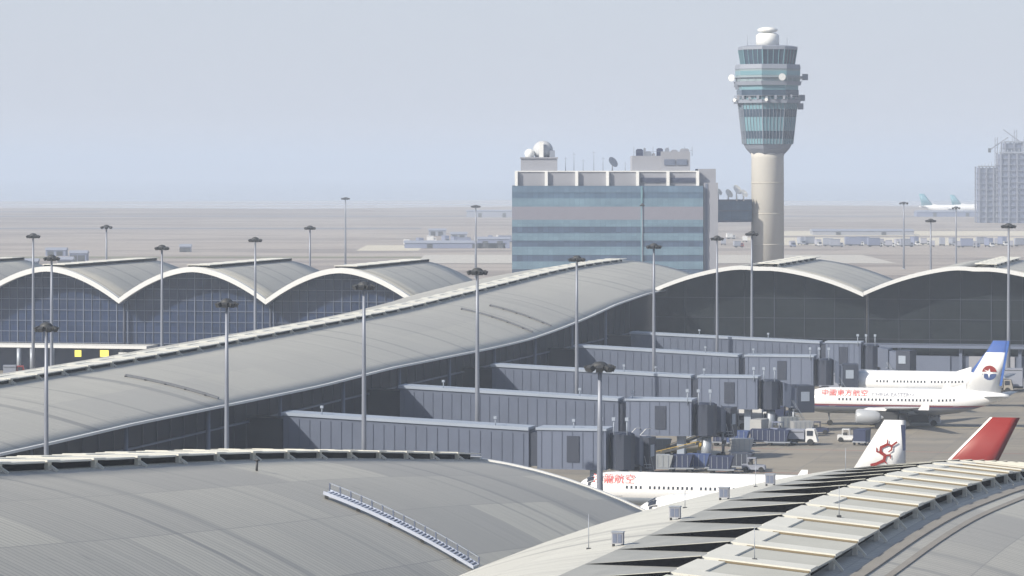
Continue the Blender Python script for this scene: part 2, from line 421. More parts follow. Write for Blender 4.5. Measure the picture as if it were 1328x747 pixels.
def skylight_bay(v, parent, y, pitch, detailed=True):
    """one bay of the ridge skylight: sloping louvre on the left half, white slatted plate on the right"""
    b = MB(); P = lambda w, t, up: v.pt(w, y + t * pitch, up, True)
    Z = lambda w: -v.slope * max(w, 0)
    # left louvre, lifted at its near end
    rise = .66 if v.det else .16
    def L(w, t): 
        k = 1 + w / v.lw
        return P(w, t, -.55 + .06 + (-.07 + rise * k * (1 - t)) + .02)
    lw = [-v.lw * q for q in (1, .72, .43, .17, .017)]
    for a, c in zip(lw, lw[1:]):
        b.face([L(a, 0), L(c, 0), L(c, .985), L(a, .985)], 0)
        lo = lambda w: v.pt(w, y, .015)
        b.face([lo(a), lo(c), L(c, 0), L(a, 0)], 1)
        if detailed:   # pale drip edge on the raised lip
            e = Vector((0, 0, .05 * (1 + c / v.lw)))
            e0 = Vector((0, 0, .07 * (1 + a / v.lw)))
            b.face([L(a, 0) + v.ax * -.03, L(c, 0) + v.ax * -.03, L(c, 0) + v.ax * -.03 + e, L(a, 0) + v.ax * -.03 + e0], 3)
    # right plate: raised white slat, then a lower pale panel
    def slab(w0, w1, t0, t1, u0a, u0b, th, mi):
        lo = [P(w0, t0, Z(w0) + u0a - th), P(w1, t0, Z(w1) + u0a - th), P(w1, t1, Z(w1) + u0b - th), P(w0, t1, Z(w0) + u0b - th)]
        hi = [P(w0, t0, Z(w0) + u0a), P(w1, t0, Z(w1) + u0a), P(w1, t1, Z(w1) + u0b), P(w0, t1, Z(w0) + u0b)]
        b.hexa(lo, hi, mi)
    slab(0.0, v.pw, .295, .985, -.03, -.10 if v.det else -.03, .12, 3 if v.det else 2)
    slab(-.1, v.pw + .05, .02, .29, .09 if v.det else v.lift, .07 if v.det else v.lift * .6, .2 if v.det else v.lift + .10, 2)
    if v.det: slab(.9, v.pw, .0, .03, .0, .0, .1, 4)  # tan strip paints the shadow line under each slat
    slab(-.25, v.pw * (.22 if v.det else .25), .295, .97, .07, .0, .22, 2)
    # recess behind the overhang
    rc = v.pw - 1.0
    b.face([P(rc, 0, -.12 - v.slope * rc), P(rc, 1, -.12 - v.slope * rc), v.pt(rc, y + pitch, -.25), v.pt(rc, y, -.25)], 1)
    for t in (.155,) if detailed else (.155,):
        b.beam(v.pt(v.pw - .35, y + t * pitch, -.1), P(v.pw - .35, t, -.1 - v.slope * (v.pw - .35)), .28, .5, 2, up=v.ax)
        b.beam(v.pt(v.pw + .3, y + t * pitch, .05), P(v.pw - .5, t, -.15 - v.slope * (v.pw - .5)), .16, .16, 2, up=v.ax)
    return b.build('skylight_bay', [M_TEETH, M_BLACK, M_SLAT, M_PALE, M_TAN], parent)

def wall_strip(name, pts_top, pts_bot, m, parent, uscale=1.0):
    b = MB(); u = 0
    for i in range(len(pts_top) - 1):
        du = (Vector(pts_top[i + 1]).xy - Vector(pts_top[i]).xy).length
        b.face([pts_bot[i], pts_bot[i + 1], pts_top[i + 1], pts_top[i]], 0,
               [(u, pts_bot[i][2]), (u + du, pts_bot[i + 1][2]), (u + du, pts_top[i + 1][2]), (u, pts_top[i][2])])
        u += du
    return b.build(name, m, parent)

# ---- the near terminal hall: two vaults filling the foreground
hall = thing('terminal_hall', 'nearest terminal hall whose two big grey vaulted roofs fill the foreground', 'airport terminal', (0, 0, 0))
SF = .28
F1 = Vault(-96.6, SF, [(150, 13.3), (210, 18.0), (255.7, 20.95), (280.8, 23.0), (306.7, 25.35), (330, 27.3)], 25.5, 29.5, 1.0, 'hall', .62, -.008, .04)
F2 = Vault(-43.3, SF, [(100, 22.0), (185, 22.0), (210, 22.0), (230, 21.8), (251, 22.6), (282, 24.0), (300, 25.6), (333, 28.6), (360, 31.0)], 25.5, 25.5)
e1 = lambda w: 314.0
e2 = lambda w: 337 + (w * 1.5 if w < 0 else 0)
r1 = roof(F1, hall, 110, 314, 5, .6, e1)
r2 = roof(F2, hall, 100, 337, 5, .6, e2, None, True)
b1 = 7.35
for i in range(24):
    y = 306.5 - b1 * i
    if y < 130: break
    skylight_bay(F1, r1, y, b1)
for i in range(30):
    y = 185.7 - 7.55 * 7 + 7.55 * i
    if y + 7.5 > 337: break
    skylight_bay(F2, r2, y, 7.55)
edge_trim(F1, r1, [(w, 314.2, .16) for w in [lerp(6, 25.5, i / 20) for i in range(21)]], .45, .8)
edge_trim(F1, r1, [(w, 314.2, .3) for w in (-1, 2, 6)], .6, 1.3)
# gutter board and walkway beside the skylight on the right-hand vault
for nm, w0, w1, up, m in (('gutter', 7.1, 7.8, .1, M_BROWN), ('walkway', 8.7, 9.1, .07, M_BROWN)):
    b = MB(); ys = [100 + 237 * i / 47 for i in range(48)]
    b.loft([[F2.pt(w0, y, .01), F2.pt(w1, y, .01), F2.pt(w1, y, up), F2.pt(w0, y, up)] for y in ys], 0, True, False)
    b.build(nm, m, r2)
for v, ya, yb, w in ((F1, 130, 311, 23.5), (F1, 130, 311, -23.5), (F2, 110, 300, -23.5), (F2, 110, 333, 23.5)):
    ys = [lerp(ya, yb, i / 10) for i in range(11)]
    wall_strip('glass_wall', [v.pt(w, y, -.5) for y in ys], [(*v.pt(w, y).xy, 0) for y in ys], GL_DARK, hall)
for v, yf, w0, w1 in ((F1, lambda w: 310, -23.5, 23.5), (F2, lambda w: e2(w) - 3, -23.5, 23.5)):
    wsx = [lerp(w0, w1, i / 16) for i in range(17)]
    wall_strip('end_wall', [v.pt(w, yf(w), -1.0) for w in wsx], [(*v.pt(w, yf(w)).xy, 0) for w in wsx], GL_DARK, hall)

# ---- things standing on the near roofs
def roof_ladder(v, y, w0, w1, label, wd=.9, rails=.5, grp='ladders fixed on the roofs', m=None):
    m = m or M_LADDER
    o = thing('roof_ladder', label, 'ladder', v.pt(w0, y), 0, grp)
    n = 14; base = v.pt(w0, y)
    L = [v.pt(lerp(w0, w1, i / n), y, .18 if not rails else .45) - base for i in range(n + 1)]
    for side in (-wd / 2, wd / 2):
        tr = MB()
        tr.loft([[q - v.ax * .05 + v.ax * side + Vector((0, 0, -.12)), q + v.ax * .05 + v.ax * side + Vector((0, 0, -.12)), q + v.ax * .05 + v.ax * side + Vector((0, 0, .12)), q - v.ax * .05 + v.ax * side + Vector((0, 0, .12))] for q in L], 0, True, False)
        tr.build('stringer', m, o)
    tp = MB()
    for a, c in zip(L, L[1:]):
        for k in range(3):
            p = a.lerp(c, (k + .5) / 3); tp.beam(p - v.ax * wd / 2, p + v.ax * wd / 2, .34, .06)
    tp.build('tread', m, o)
    if rails:
        hr = MB(); off = v.ax * (wd / 2); up = Vector((0, 0, rails))
        hr.loft([[q + off + up + Vector((0, 0, dz_)) + v.ax * dx for dx, dz_ in ((-.04, -.04), (.04, -.04), (.04, .04), (-.04, .04))] for q in L], 0, True, False)
        hr.build('handrail', M_STEEL, o)
        for a in L:
            hr = MB(); hr.beam(a + off, a + up + off, .1, .1, 0, v.ax); hr.build('rail_post', M_BRIDGE, o)
    for i in range(0, n + 1, 3):
        ft = MB(); ft.box(L[i].x - .12, L[i].x + .12, L[i].y - .4, L[i].y + .4, L[i].z - (.6 if rails else .3), L[i].z - .05); ft.build('foot', M_DARK, o)
    return o
roof_ladder(F1, 243.3, 16.1, 27.0 if F1.hr > 27 else 25.3, 'long aluminium ladder walkway lying down the nearest grey roof', 1.35, .55)
# small vent on the near roof
p = F1.pt(9.5, 247)
vv = thing('roof_vent', 'tiny dark vent pipe alone on the nearest grey roof', 'vent', p)
b = MB(); b.tube((0, 0, -.1), (.05, 0, .75), .09, .08, 8); b.build('pipe', M_DARK, vv)
b = MB(); b.lathe([(.02, .9), (.2, .78), (.2, .7), (.09, .7)], 10, (.05, 0)); b.build('cowl', M_DARK, vv)
# grey cabinets and lightning rods along the pale flank of the right-hand vault
for k, (y, lab) in enumerate(((212, 'grey cabinet on pale roof flank, nearest of the four beside the louvres'),
                              (226.5, 'second nearest grey cabinet on the pale roof flank beside the louvres'),
                              (242, 'third nearest grey cabinet on the pale roof flank beside the louvres'),
                              (260, 'farthest of the four grey cabinets on the pale roof flank'))):
    y = (203.2, 218, 232.5, 248)[k]
    q = F2.pt(-7.5, y)
    o = thing('roof_cabinet', lab, 'cabinet', q, math.atan2(F2.pp.y, F2.pp.x), 'cabinets beside the louvres')
    b = MB(); b.box(-.34, .34, -.2, .2, .12, .8); b.build('body', M_CONC2, o)
    b = MB(); b.box(-.38, .38, -.25, .25, .8, .86); b.build('lid', M_STEEL, o)
    for x in (-.15, .15):
        d = MB(); d.box(x - .12, x + .12, -.225, -.2, .2, .72); d.build('door', M_BRIDGE2, o)
    b = MB()
    for x in (-.28, .28): b.box(x - .05, x + .05, -.15, .15, -.15, .12)
    b.build('foot', M_DARK, o)
rods = [(F2, -9.4, 203.5, 2.1, 'thin lightning rod on the pale flank beside the nearest cabinet'),
        (F2, -9.2, 228.0, 1.8, 'thin lightning rod on the pale flank near the second cabinet'),
        (F2, -8.8, 249, 1.9, 'thin lightning rod on the pale flank beside the farthest cabinet'),
        (F2, 2.6, 195, 1.9, 'thin lightning rod on the white skylight slats, nearest one'),
        (F2, 3.0, 219, 1.9, 'thin lightning rod on the white skylight slats, farther one'),
        (F2, -4.5, 262, 2.2, 'thin lightning rod among the grey louvres before the apron')]
for v, w, y, h, lab in rods:
    q = v.pt(w, y) if w < 0 else v.pt(w, y, -.09 * w + .05, True)
    o = thing('lightning_rod', lab, 'lightning rod', q, 0, 'lightning rods on the near roof')
    b = MB(); b.tube((0, 0, -.1), (0, 0, h), .028, .018, 6); b.build('rod', M_STEEL, o)
    b = MB(); b.box(-.14, .14, -.14, .14, -.1, .05); b.build('base_plate', M_DARK, o)

# ---- the long concourse and the two vaults beside it
conc = thing('passenger_concourse', 'long grey-roofed concourse sweeping back with dark glass side and arched end walls', 'airport terminal')
SL = .241
Lv = Vault(-151, SL, [(300, 23.5), (386, 23.3), (437, 23.1), (502, 22.4), (543, 21.9), (591, 20.6), (648, 19.0), (681, 18.5), (760, 18.5)], 21, 21,
           lambda y: interp([(349, .62), (373, .60), (441, .69), (472, .68), (503, .76), (528, .83), (555, .89), (574, .87), (596, .80), (619, .68), (649, .65), (700, .75)], y), 'hall', .70, .0, .04, 3.2, 2.6)
rl = roof(Lv, conc, 300, 716, 6, .22, lambda w: 722 - .3 * abs(w))
bl = 7.9
for i in range(52):
    y = 318 + bl * i
    if y + bl > 718: break
    skylight_bay(Lv, rl, y, bl, False)
edge_trim(Lv, rl, [(21.1, 300 + 6 * i, .06) for i in range(62)], .35, .26)
ys = [300 + 8 * i for i in range(47)]
wall_strip('glass_wall', [Lv.pt(18.3, y, -.5) for y in ys], [(*Lv.pt(18.3, y).xy, 0) for y in ys], GL_DARK, conc)
wall_strip('glass_wall', [Lv.pt(-18.5, y, -.5) for y in ys], [(*Lv.pt(-18.5, y).xy, 0) for y in ys], GL_DARK, conc)
wsx = [lerp(-18.5, 18.3, i / 14) for i in range(15)]
wall_strip('end_wall', [Lv.pt(w, 304, -.5) for w in wsx], [(*Lv.pt(w, 304).xy, 0) for w in wsx], GL_DARK, conc)
# mullions, transoms and a ledge on the dark side wall
b = MB()
for y in [306 + 4.5 * i for i in range(76)]:
    p = Lv.pt(18.42, y, -.6); b.beam((p.x, p.y, 0), (p.x, p.y, p.z), .12, .12, 0, Lv.ax)
b.build('mullion', M_BRIDGED, conc)
b = MB()
for z in (4.6, 8.4):
    b.beam((*Lv.pt(18.45, 304).xy, z), (*Lv.pt(18.45, 652).xy, z), .25, .22)
b.build('transom', M_BRIDGE, conc)
# columns under the eave of the long roof
for i, y in enumerate(range(320, 640, 27)):
    p = Lv.pt(19.6, y, -.6); c = MB(); c.tube((p.x, p.y, 0), p, .3, .26, 10); c.build('column', M_BRIDGE2, conc)
for y in (402, 612):
    pass
roof_ladder(Lv, 405, 8.0, 19.5, 'ladder on the long sweeping roof, the nearer to the mast at left', .4, 0, m=M_SOFFIT)
roof_ladder(Lv, 560, 8.0, 20.0, 'ladder on the long sweeping roof, farther and right of middle', .4, 0, m=M_SOFFIT)
roof_ladder(Lv, 573, 9.5, 20.0, 'farthest ladder on the long roof, close to its white eave', .4, 0, m=M_SOFFIT)

cusp0 = Vector((26.3, 655, 0))
def facade_vault(cusp, w, D_top, half, kind, K=1.0, slope=SL):
    """vault whose ridge passes through cusp + w*perp"""
    n = math.hypot(slope, 1); pp = Vector((1 / n, -slope / n, 0)); c = cusp + pp * w
    return Vault(c.x - slope * c.y, slope, [(c.y, D_top), (c.y + 300, D_top)], half, half, K, kind, .8, .02, .04, 4.0, 3.5), c.y
def vault_end(v, yc, parent, depth, gm, overhang=4.0, fascia_ht=1.0, fascia_w=1.4, bay=6.6, mull=None, strip=True):
    r = roof(v, parent, yc, yc + depth, 8, .5)
    n = 28
    edge_trim(v, r, [(lerp(-v.hl, v.hr, i / n), yc - .1, .12 if v.kind == 'arch' else .12) for i in range(n + 1)], fascia_w, fascia_ht)
    wsx = [lerp(-v.hl, v.hr, i / 24) for i in range(25)]
    yw = yc + overhang
    wall_strip('end_wall', [v.pt(w, yw, -.5) for w in wsx], [(*v.pt(w, yw).xy, 0) for w in wsx], gm, parent)
    if strip:
        for i in range(int(depth / bay)):
            ridge_bay(v, r, yc + 3 + i * bay, bay)
    if mull:
        sv, hz, mm = mull
        b = MB(); k = int(v.hl * 2 / sv)
        for i in range(k + 1):
            w = lerp(-v.hl + .3, v.hr - .3, i / k); p = v.pt(w, yw - .12, -.7)
            b.beam((p.x, p.y, 0), p, .085 if i % 4 else .15, .14, 0, v.ax)
        for z in hz:
            ww = [w for w in [lerp(-v.hl, v.hr, i / 120) for i in range(121)] if v.pt(w, yw, -.8).z > z]
            if len(ww) > 1:
                segs = []; s0 = ww[0]; prev = ww[0]
                for w in ww[1:] + [1e9]:
                    if w - prev > v.hl * 2 / 100:
                        segs.append((s0, prev)); s0 = w
                    prev = w
                for a, c in segs:
                    pa, pc = v.pt(a, yw - .2), v.pt(c, yw - .2)
                    if (pc - pa).length > .5: b.beam((pa.x, pa.y, z), (pc.x, pc.y, z), .14, .10)
        b.build('mullion_grid', mm, parent)
    return r
def ridge_bay(v, parent, y, pitch):
    """small-scale ridge skylight: white lid on dark sides"""
    if v.kind != 'arch': return skylight_bay(v, parent, y, pitch, False)
    b = MB(); P = lambda w, t, up: v.pt(w, y + t * pitch, up, True)
    b.hexa([P(-2.1, .03, -.6), P(2.1, .03, -.6), P(2.1, .97, -.6), P(-2.1, .97, -.6)], [P(-2.1, .03, -.12), P(2.1, .03, -.12), P(2.1, .97, -.12), P(-2.1, .97, -.12)], 1)
    b.hexa([P(-2.3, 0, -.12), P(2.3, 0, -.12), P(2.3, .99, -.12), P(-2.3, .99, -.12)], [P(-2.3, 0, .0), P(2.3, 0, .0), P(2.3, .99, -.06), P(-2.3, .99, -.06)], 2)
    return b.build('skylight_bay', [M_TEETH, M_BLACK, M_SLAT], parent)
for w, Dt in ((20.65, 17.85), (62.0, 17.7), (103.3, 17.7)):
    v, yc = facade_vault(cusp0, w, Dt, 20.65, 'hall', .97)
    vault_end(v, yc, conc, 58, GL_END, 4.5, .75, .9, 7.6, (5.2, (3.0, 6.8, 10.6, 14.4), M_BRIDGED))
# ground floor of the arched end: projecting canopy and panels
pp = Lv.pp
def along(cusp, w, back=0.0): return cusp + pp * w - Lv.ax * back
b = MB(); a, c = along(cusp0, 1, 1), along(cusp0, 124, 1)
b.beam((a.x, a.y, 5.9), (c.x, c.y, 5.9), 7.5, .5); b.build('canopy', M_BRIDGE2, conc)
b = MB(); a, c = along(cusp0, 1, 2.8), along(cusp0, 124, 2.8)
b.beam((a.x, a.y, 2.1), (c.x, c.y, 2.1), .5, 4.2); b.build('base_wall', M_BRIDGE, conc)
for i, w in enumerate((44, 48.5, 60, 71, 83)):
    a = along(cusp0, w, 3.4); b = MB(); b.beam((a.x, a.y, 0), (a.x, a.y, 5.6), .6, .6, 0, Lv.ax); b.build('column', M_BRIDGE2, conc)
for w0, w1, m in ((42, 44, M_BTOP), (45, 58, M_BRIDGE2), (61.5, 70, M_CONC2)):
    a, c = along(cusp0, w0, 3.2), along(cusp0, w1, 3.2); b = MB(); b.beam((a.x, a.y, 2.2), (c.x, c.y, 2.2), .25, 3.9); b.build('wall_panel', m, conc)

# ---- the row of small vaults at the left
lrow = thing('vaulted_concourse', 'row of white edged arched vaults with gridded glass fronts at left', 'airport terminal')
cuspL = Vector((-18, 642, 0))
for w, Dt in ((-14.75, 18.25), (-44.2, 18.25), (-73.7, 18.35), (-103.2, 18.4)):
    v, yc = facade_vault(cuspL, w, Dt, 14.75, 'arch', 1.0)
    vault_end(v, yc, lrow, 55, GL_HALL, 3.6, 1.0, 1.1, 7.5, (1.65, (3.4, 5.5, 7.6, 9.7, 11.8, 13.9, 16.0, 18.1), M_MULL))
for w in (-29.5, -59, -88.5):
    a = along(cuspL, w, -2.5); b = MB(); b.tube((a.x, a.y, 0), (a.x, a.y, 13.2), .28, .24, 10); b.build('column', M_BRIDGED, lrow)
b = MB(); a, c = along(cuspL, -52, 1.2), along(cuspL, -118, 1.2)
a2 = onY(208, 651); c2 = onY(6, 665)
b.beam((a.x, a.y, 5.1), (c.x, c.y, 5.1), 6.4, .55); b.build('canopy', M_FASCIA, lrow)
b = MB(); a, c = along(cuspL, -52, -1.8), along(cuspL, -118, -1.8)
b.beam((a.x, a.y, 2.4), (c.x, c.y, 2.4), .3, 4.8); b.build('base_wall', M_NAVY, lrow)
for px in (27, 44, 70, 160):
    a = onY(px, 655); b = MB(); b.tube((a.x, a.y - 2.5, 0), (a.x, a.y - 2.5, 4.83), .42, .42, 10); b.build('column', M_STEEL, lrow)
for px, lab in ((104, 'small lit yellow sign under white canopy, left of the pair'), (138, 'lit yellow sign under white canopy, right of the pair')):
    a = onY(px, 655, 3.9); o = thing('lit_sign', lab, 'sign', (a.x, a.y - 3.2, a.z), 0, 'yellow signs under the canopy')
    b = MB(); b.box(-.62 - (px > 120) * .2, .62 + (px > 120) * .2, -.12, -.06, -.62, .62); b.build('panel', M_SIGN, o)
    b = MB(); b.box(-.7 - (px > 120) * .2, .7 + (px > 120) * .2, -.06, .12, -.7, .7); b.build('case', M_DARK, o)
    b = MB(); b.tube((0, .03, .7), (0, .03, .93), .05); b.build('hanger', M_DARK, o)
a = onY(162, 655, 3.4); o = thing('white_notice', 'white notice board under the canopy right of yellow signs', 'sign', (a.x, a.y - 3.2, a.z))
b = MB(); b.box(-.85, .85, -.1, .05, -.7, .7); b.build('board', M_WHITE, o)
b = MB(); b.box(-.95, .95, .05, .15, -.8, .8); b.tube((0, .1, .8), (0, .1, 1.43), .05); b.build('frame', M_DARK, o)

# ------------------------------------------------------------------ boarding bridges
def bridge(px, py, split_px, label, tun=(9.0, -8), lamps=(.25, .5, .7)):
    E = at(px, py, 8.0)
    S = SL; fx = Lv.x0 + Lv.pp.x * 18.3
    # back along the perpendicular to the side wall
    t = 0
    while True:
        q = E - pp * t
        if (q - Vector((Lv.x0 + Lv.s * q.y, q.y, 0))).dot(pp) <= 18.4 or t > 70: break
        t += .1
    Lt = t
    Rt = E - pp * Lt
    ang = math.atan2(pp.y, pp.x)
    o = thing('boarding_bridge', label, 'boarding bridge', (Rt.x, Rt.y, 0), ang, 'boarding bridges along the dark glass side')
    S_ = onY(split_px, E.y); ls = Lt - (E.x - S_.x) / pp.x        # length of fixed walkway
    zt = lambda x: lerp(9.5, 8.0, min(1, x / (ls))) if x < ls else 8.0
    hb = 4.5; hw = 1.7
    def prism(b, x0, x1, za, zb, y0, y1, d0=0, d1=None, mi=0):
        d1 = hb if d1 is None else d1
        b.hexa([(x0, y0, za - d1), (x1, y0, zb - d1), (x1, y1, zb - d1), (x0, y1, za - d1)], [(x0, y0, za - d0), (x1, y0, zb - d0), (x1, y1, zb - d0), (x0, y1, za - d0)], mi)
    ve = 4.6
    b = MB(); prism(b, -.2, ve, zt(0) - .5, zt(ve) - .5, -hw + .2, hw - .2); b.build('shaded_root', GL_DARK, o)  # dark box added where the walkway root lies in eave shade
    b = MB(); n = 6
    for i in range(n):
        x0, x1 = lerp(ve, ls, i / n), lerp(ve, ls, (i + 1) / n)
        prism(b, x0, x1, zt(x0), zt(x1), -hw, hw)
    k = int((ls - ve) / 1.3)
    for i in range(k):
        x = ve + (i + .5) * (ls - ve) / k
        prism(b, x - .05, x + .05, zt(x), zt(x), -hw - .07, -hw, .45, hb - .2, 1)
    b.build('walkway', [M_BRIDGE, M_RIB], o)
    b = MB()
    for i in range(n):
        x0, x1 = lerp(ve - .2, ls, i / n), lerp(ve - .2, ls, (i + 1) / n)
        prism(b, x0, x1, zt(x0) + .3, zt(x1) + .3, -hw - .18, hw + .18, 0, .38)
    b.build('roof_trim', M_BTOP, o)
    # joint and end box
    b = MB(); b.box(ls, ls + 1.1, -1.45, 1.45, 3.7, 7.7); b.build('joint_bellows', M_BRIDGED, o)
    eb = MB(); eb.box(ls + 1.1, Lt, -1.95, 1.95, 3.4, 8.05)
    for i in range(7):
        x = lerp(ls + 1.6, Lt - .3, i / 6); eb.box(x - .05, x + .05, -2.01, -1.95, 3.6, 7.9, 1)
    ebo = eb.build('end_room', [M_BRIDGE2, M_BRIDGE], o)
    b = MB(); mx = lerp(ls, Lt, .58); b.box(mx - .75, mx + .75, -2.06, -1.95, 4.3, 7.4); b.build('door', M_BRIDGED, ebo)
    b = MB(); b.box(ls + .95, Lt + .1, -2.1, 2.1, 8.05, 8.32); b.build('roof_cap', M_BTOP, o)
    for x in (ls * .18, ls * .62):
        c = MB(); c.box(x - .5, x + .5, -.9, .9, 0, zt(x) - hb); c.build('support_column', M_BRIDGE2, o)
    c = MB(); c.box(Lt - 2.2, Lt - 1.2, -.7, .7, 0, 3.4); c.build('support_column', M_BTOP, o)
    # rotunda, telescopic tunnel, cab, wheels
    c = MB(); c.lathe([(1.5, 3.4), (1.5, 7.6), (1.1, 7.8)], 10, (Lt + 1.6, 0), 0, 0, False); c.build('rotunda', M_BRIDGED, o)
    c = MB(); c.tube((Lt + 1.7, 0, 0), (Lt + 1.7, 0, 3.2), .75, .65, 14); c.build('support_column', M_STEEL, o)
    tl, ta = tun; d = Vector((math.cos(R(ta)), math.sin(R(ta)), 0)); sd = Vector((-d.y, d.x, 0)); o0 = Vector((Lt + 1.7, 0, 0)) + d * 1.6
    def obox(b, c0, l, w, z0, z1, mi=0, z2=None):
        a0, a1 = c0, c0 + d * l; up = Vector((0, 0, 1)); dz = 0 if z2 is None else z2
        b.hexa([a0 - sd * w + up * z0, a1 - sd * w + up * (z0 + dz), a1 + sd * w + up * (z0 + dz), a0 + sd * w + up * z0],
               [a0 - sd * w + up * z1, a1 - sd * w + up * (z1 + dz), a1 + sd * w + up * (z1 + dz), a0 + sd * w + up * z1], mi)
    t1 = MB(); obox(t1, o0, tl * .55, 1.5, 3.9, 7.4, 0, -.35); t1.build('outer_tunnel', M_BRIDGE, o)
    t2 = MB(); obox(t2, o0 + d * tl * .55, tl * .45, 1.25, 3.7, 6.8, 0, -.3); t2.build('inner_tunnel', M_BRIDGE2, o)
    cab = MB(); obox(cab, o0 + d * tl, 2.6, 1.9, 2.9, 6.9); cbo = cab.build('cab', M_BRIDGED, o)
    cw = MB(); c0 = o0 + d * (tl + .5) - sd * 1.95; obox(cw, c0, 1.3, .03, 4.6, 6.0); cw.build('window', M_BTOP, cbo)
    wl = MB(); wc = o0 + d * tl * .8
    for s in (-1, 1):
        wl.tube(wc + sd * s * 1.0 + Vector((0, 0, .6)), wc + sd * s * 1.0 + Vector((0, 0, 3.6)), .16)
        wl.tube(wc + sd * (s * 1.0 - .2) + Vector((0, 0, .5)), wc + sd * (s * 1.0 + .2) + Vector((0, 0, .5)), .5, .5, 14, 1)
    wl.build('drive_wheels', [M_STEEL, M_TYRE], o)
    st = MB(); s0 = o0 + d * (tl * .55) - sd * 1.6
    for i in range(9):
        q = s0 + d * (i * .28) ; st.beam(q - sd * .1 + Vector((0, 0, 3.8 - i * .42)), q - sd * .9 + Vector((0, 0, 3.8 - i * .42)), .28, .06)
    for e in (.1, .9): st.beam(s0 - sd * e + Vector((0, 0, 4.8)), s0 - sd * e + d * 2.4 + Vector((0, 0, .9)), .06, .06)
    st.build('stairs', M_STEEL, o)
    for f in lamps:
        x = lerp(ve, Lt, f); l = MB(); z = zt(x) + .3
        l.tube((x, -hw + .3, z), (x, -hw + .3, z + .75), .07, .06); l.box(x - .18, x + .18, -hw + .12, -hw + .48, z + .75, z + 1.05)
        l.build('roof_lamp', M_BTOP, o)
    for xx in (Lt - .5, Lt + 2.6, Lt + 1.0):
        l = MB(); l.tube((xx, -2.1, 7.6), (xx, -2.1, 9.4), .07); l.box(xx - .2, xx + .2, -2.3, -1.9, 9.3, 9.7); l.build('flood_lamp', M_BTOP, o)
    return o
bridge(790, 558, 690, 'nearest boarding bridge, grey walkway just above the foreground roof edge', (2.2, 82), (.12, .66, .9))
bridge(900, 520, 806, 'second nearest grey boarding bridge with a bare column under its end', (2.6, 80), (.15, .62, .8))
bridge(985, 490, 900, 'middle grey boarding bridge, docked toward the airliner with blue tail tip', (2.0, 26), (.5, .62, .8))
bridge(1057, 463, 962, 'fourth grey boarding bridge, second farthest, against the dark end wall', (1.2, 10), (.55, .75))
bridge(1118, 445, 1066, 'farthest grey boarding bridge, at the foot of the dark arched wall', (3.5, -10), (.3, .6))

# ------------------------------------------------------------------ floodlight masts
def mast(px, Y, py_top, label, size=1.0, lamps=8):
    z = zof(py_top, Y); a = onY(px, Y)
    o = thing('floodlight_mast', label, 'floodlight mast', (a.x, a.y, 0), random.uniform(0, 3), 'floodlight masts around the apron')
    b = MB(); b.lathe([(.36 * size, 0), (.31 * size, z * .35), (.24 * size, z * .7), (.18 * size, z - .5)], 12); b.build('pole', M_POLE, o)
    b = MB(); b.lathe([(.55 * size, 0), (.55 * size, .35), (.44 * size, .35)], 12); b.build('foot_plate', M_STEEL, o)
    b = MB(); b.lathe([(.25 * size, z - .6), (.75 * size, z - .5), (.8 * size, z - .25), (.5 * size, z), (.1, z + .1)], 12)
    for k in range(4):
        t = k * math.pi / 4
        b.beam((-1.05 * size * math.cos(t), -1.05 * size * math.sin(t), z - .35), (1.05 * size * math.cos(t), 1.05 * size * math.sin(t), z - .35), .1, .1)
    b.build('head_frame', M_DARK, o)
    for k in range(lamps):
        t = 2 * math.pi * k / lamps + .2; r = 1.15 * size
        l = MB(); c = Vector((r * math.cos(t), r * math.sin(t), z - .55)); d = Vector((math.cos(t), math.sin(t), -.5)).normalized()
        l.beam(c - d * .22 * size, c + d * .22 * size, .62 * size, .5 * size); l.build('floodlight', M_DARK, o)
    return o
mast(60, 322, 419, 'floodlight mast before the long roof, leftmost of the near masts', .82)
mast(294, 337, 388, 'floodlight mast left of centre, foot behind foreground roof, before the long roof', .82)
mast(472, 386, 366, 'floodlight mast before the nearest boarding bridge walkway', .92)
mast(619, 445, 348, 'floodlight mast rising just behind the nearest boarding bridge', .98)
mast(748, 502, 332, 'floodlight mast rising behind the second nearest boarding bridge', .9)
mast(848, 556, 316, 'floodlight mast rising behind the middle boarding bridge, left of arched wall', .9)
mast(930, 612, 306, 'left of two floodlight masts standing before the dark arch nearest the tower', .85)
mast(975, 618, 300, 'right of two floodlight masts standing before the dark arch nearest the tower', .85)
mast(1308, 628, 290, 'floodlight mast at far right behind the blue tipped airliner tail', 1.0)
mast(778, 322, 470, 'low floodlight mast with big dark head before the red lettered airliner', 1.05)
mast(43, 622, 303, 'tall floodlight mast before the leftmost full glass vault, left of pair', .92)
mast(67, 512, 331, 'shorter floodlight mast before the leftmost full glass vault, right of pair', .88)
mast(210, 574, 318, 'floodlight mast before the middle glass vault of the left row', .88)
mast(331, 628, 308, 'floodlight mast before the valley between middle and right glass vaults', .92)
mast(138, 781, 292, 'floodlight mast behind the left vault row, above the left valley', 1.0, 6)
mast(402, 770, 293, 'floodlight mast behind the left vault row, above the right glass vault', .95, 6)
mast(448, 1400, 256, 'faint thin floodlight mast far behind the left vaults, against the haze', 1.3, 6)
mast(617, 1222, 266, 'thin floodlight mast left of the blue glass office building', 1.25, 6)
mast(833, 950, 264, 'slender floodlight mast in front of the blue glass office building', .55, 6)
mast(1172, 1338, 262, 'distant floodlight mast behind right vault valley, left of three', 1.3, 6)
mast(1207, 878, 284, 'distant floodlight mast behind the right vaults, middle of three', 1.0, 6)
mast(1240, 1171, 268, 'distant floodlight mast behind the right vaults, faintest right of three', 1.05, 6)

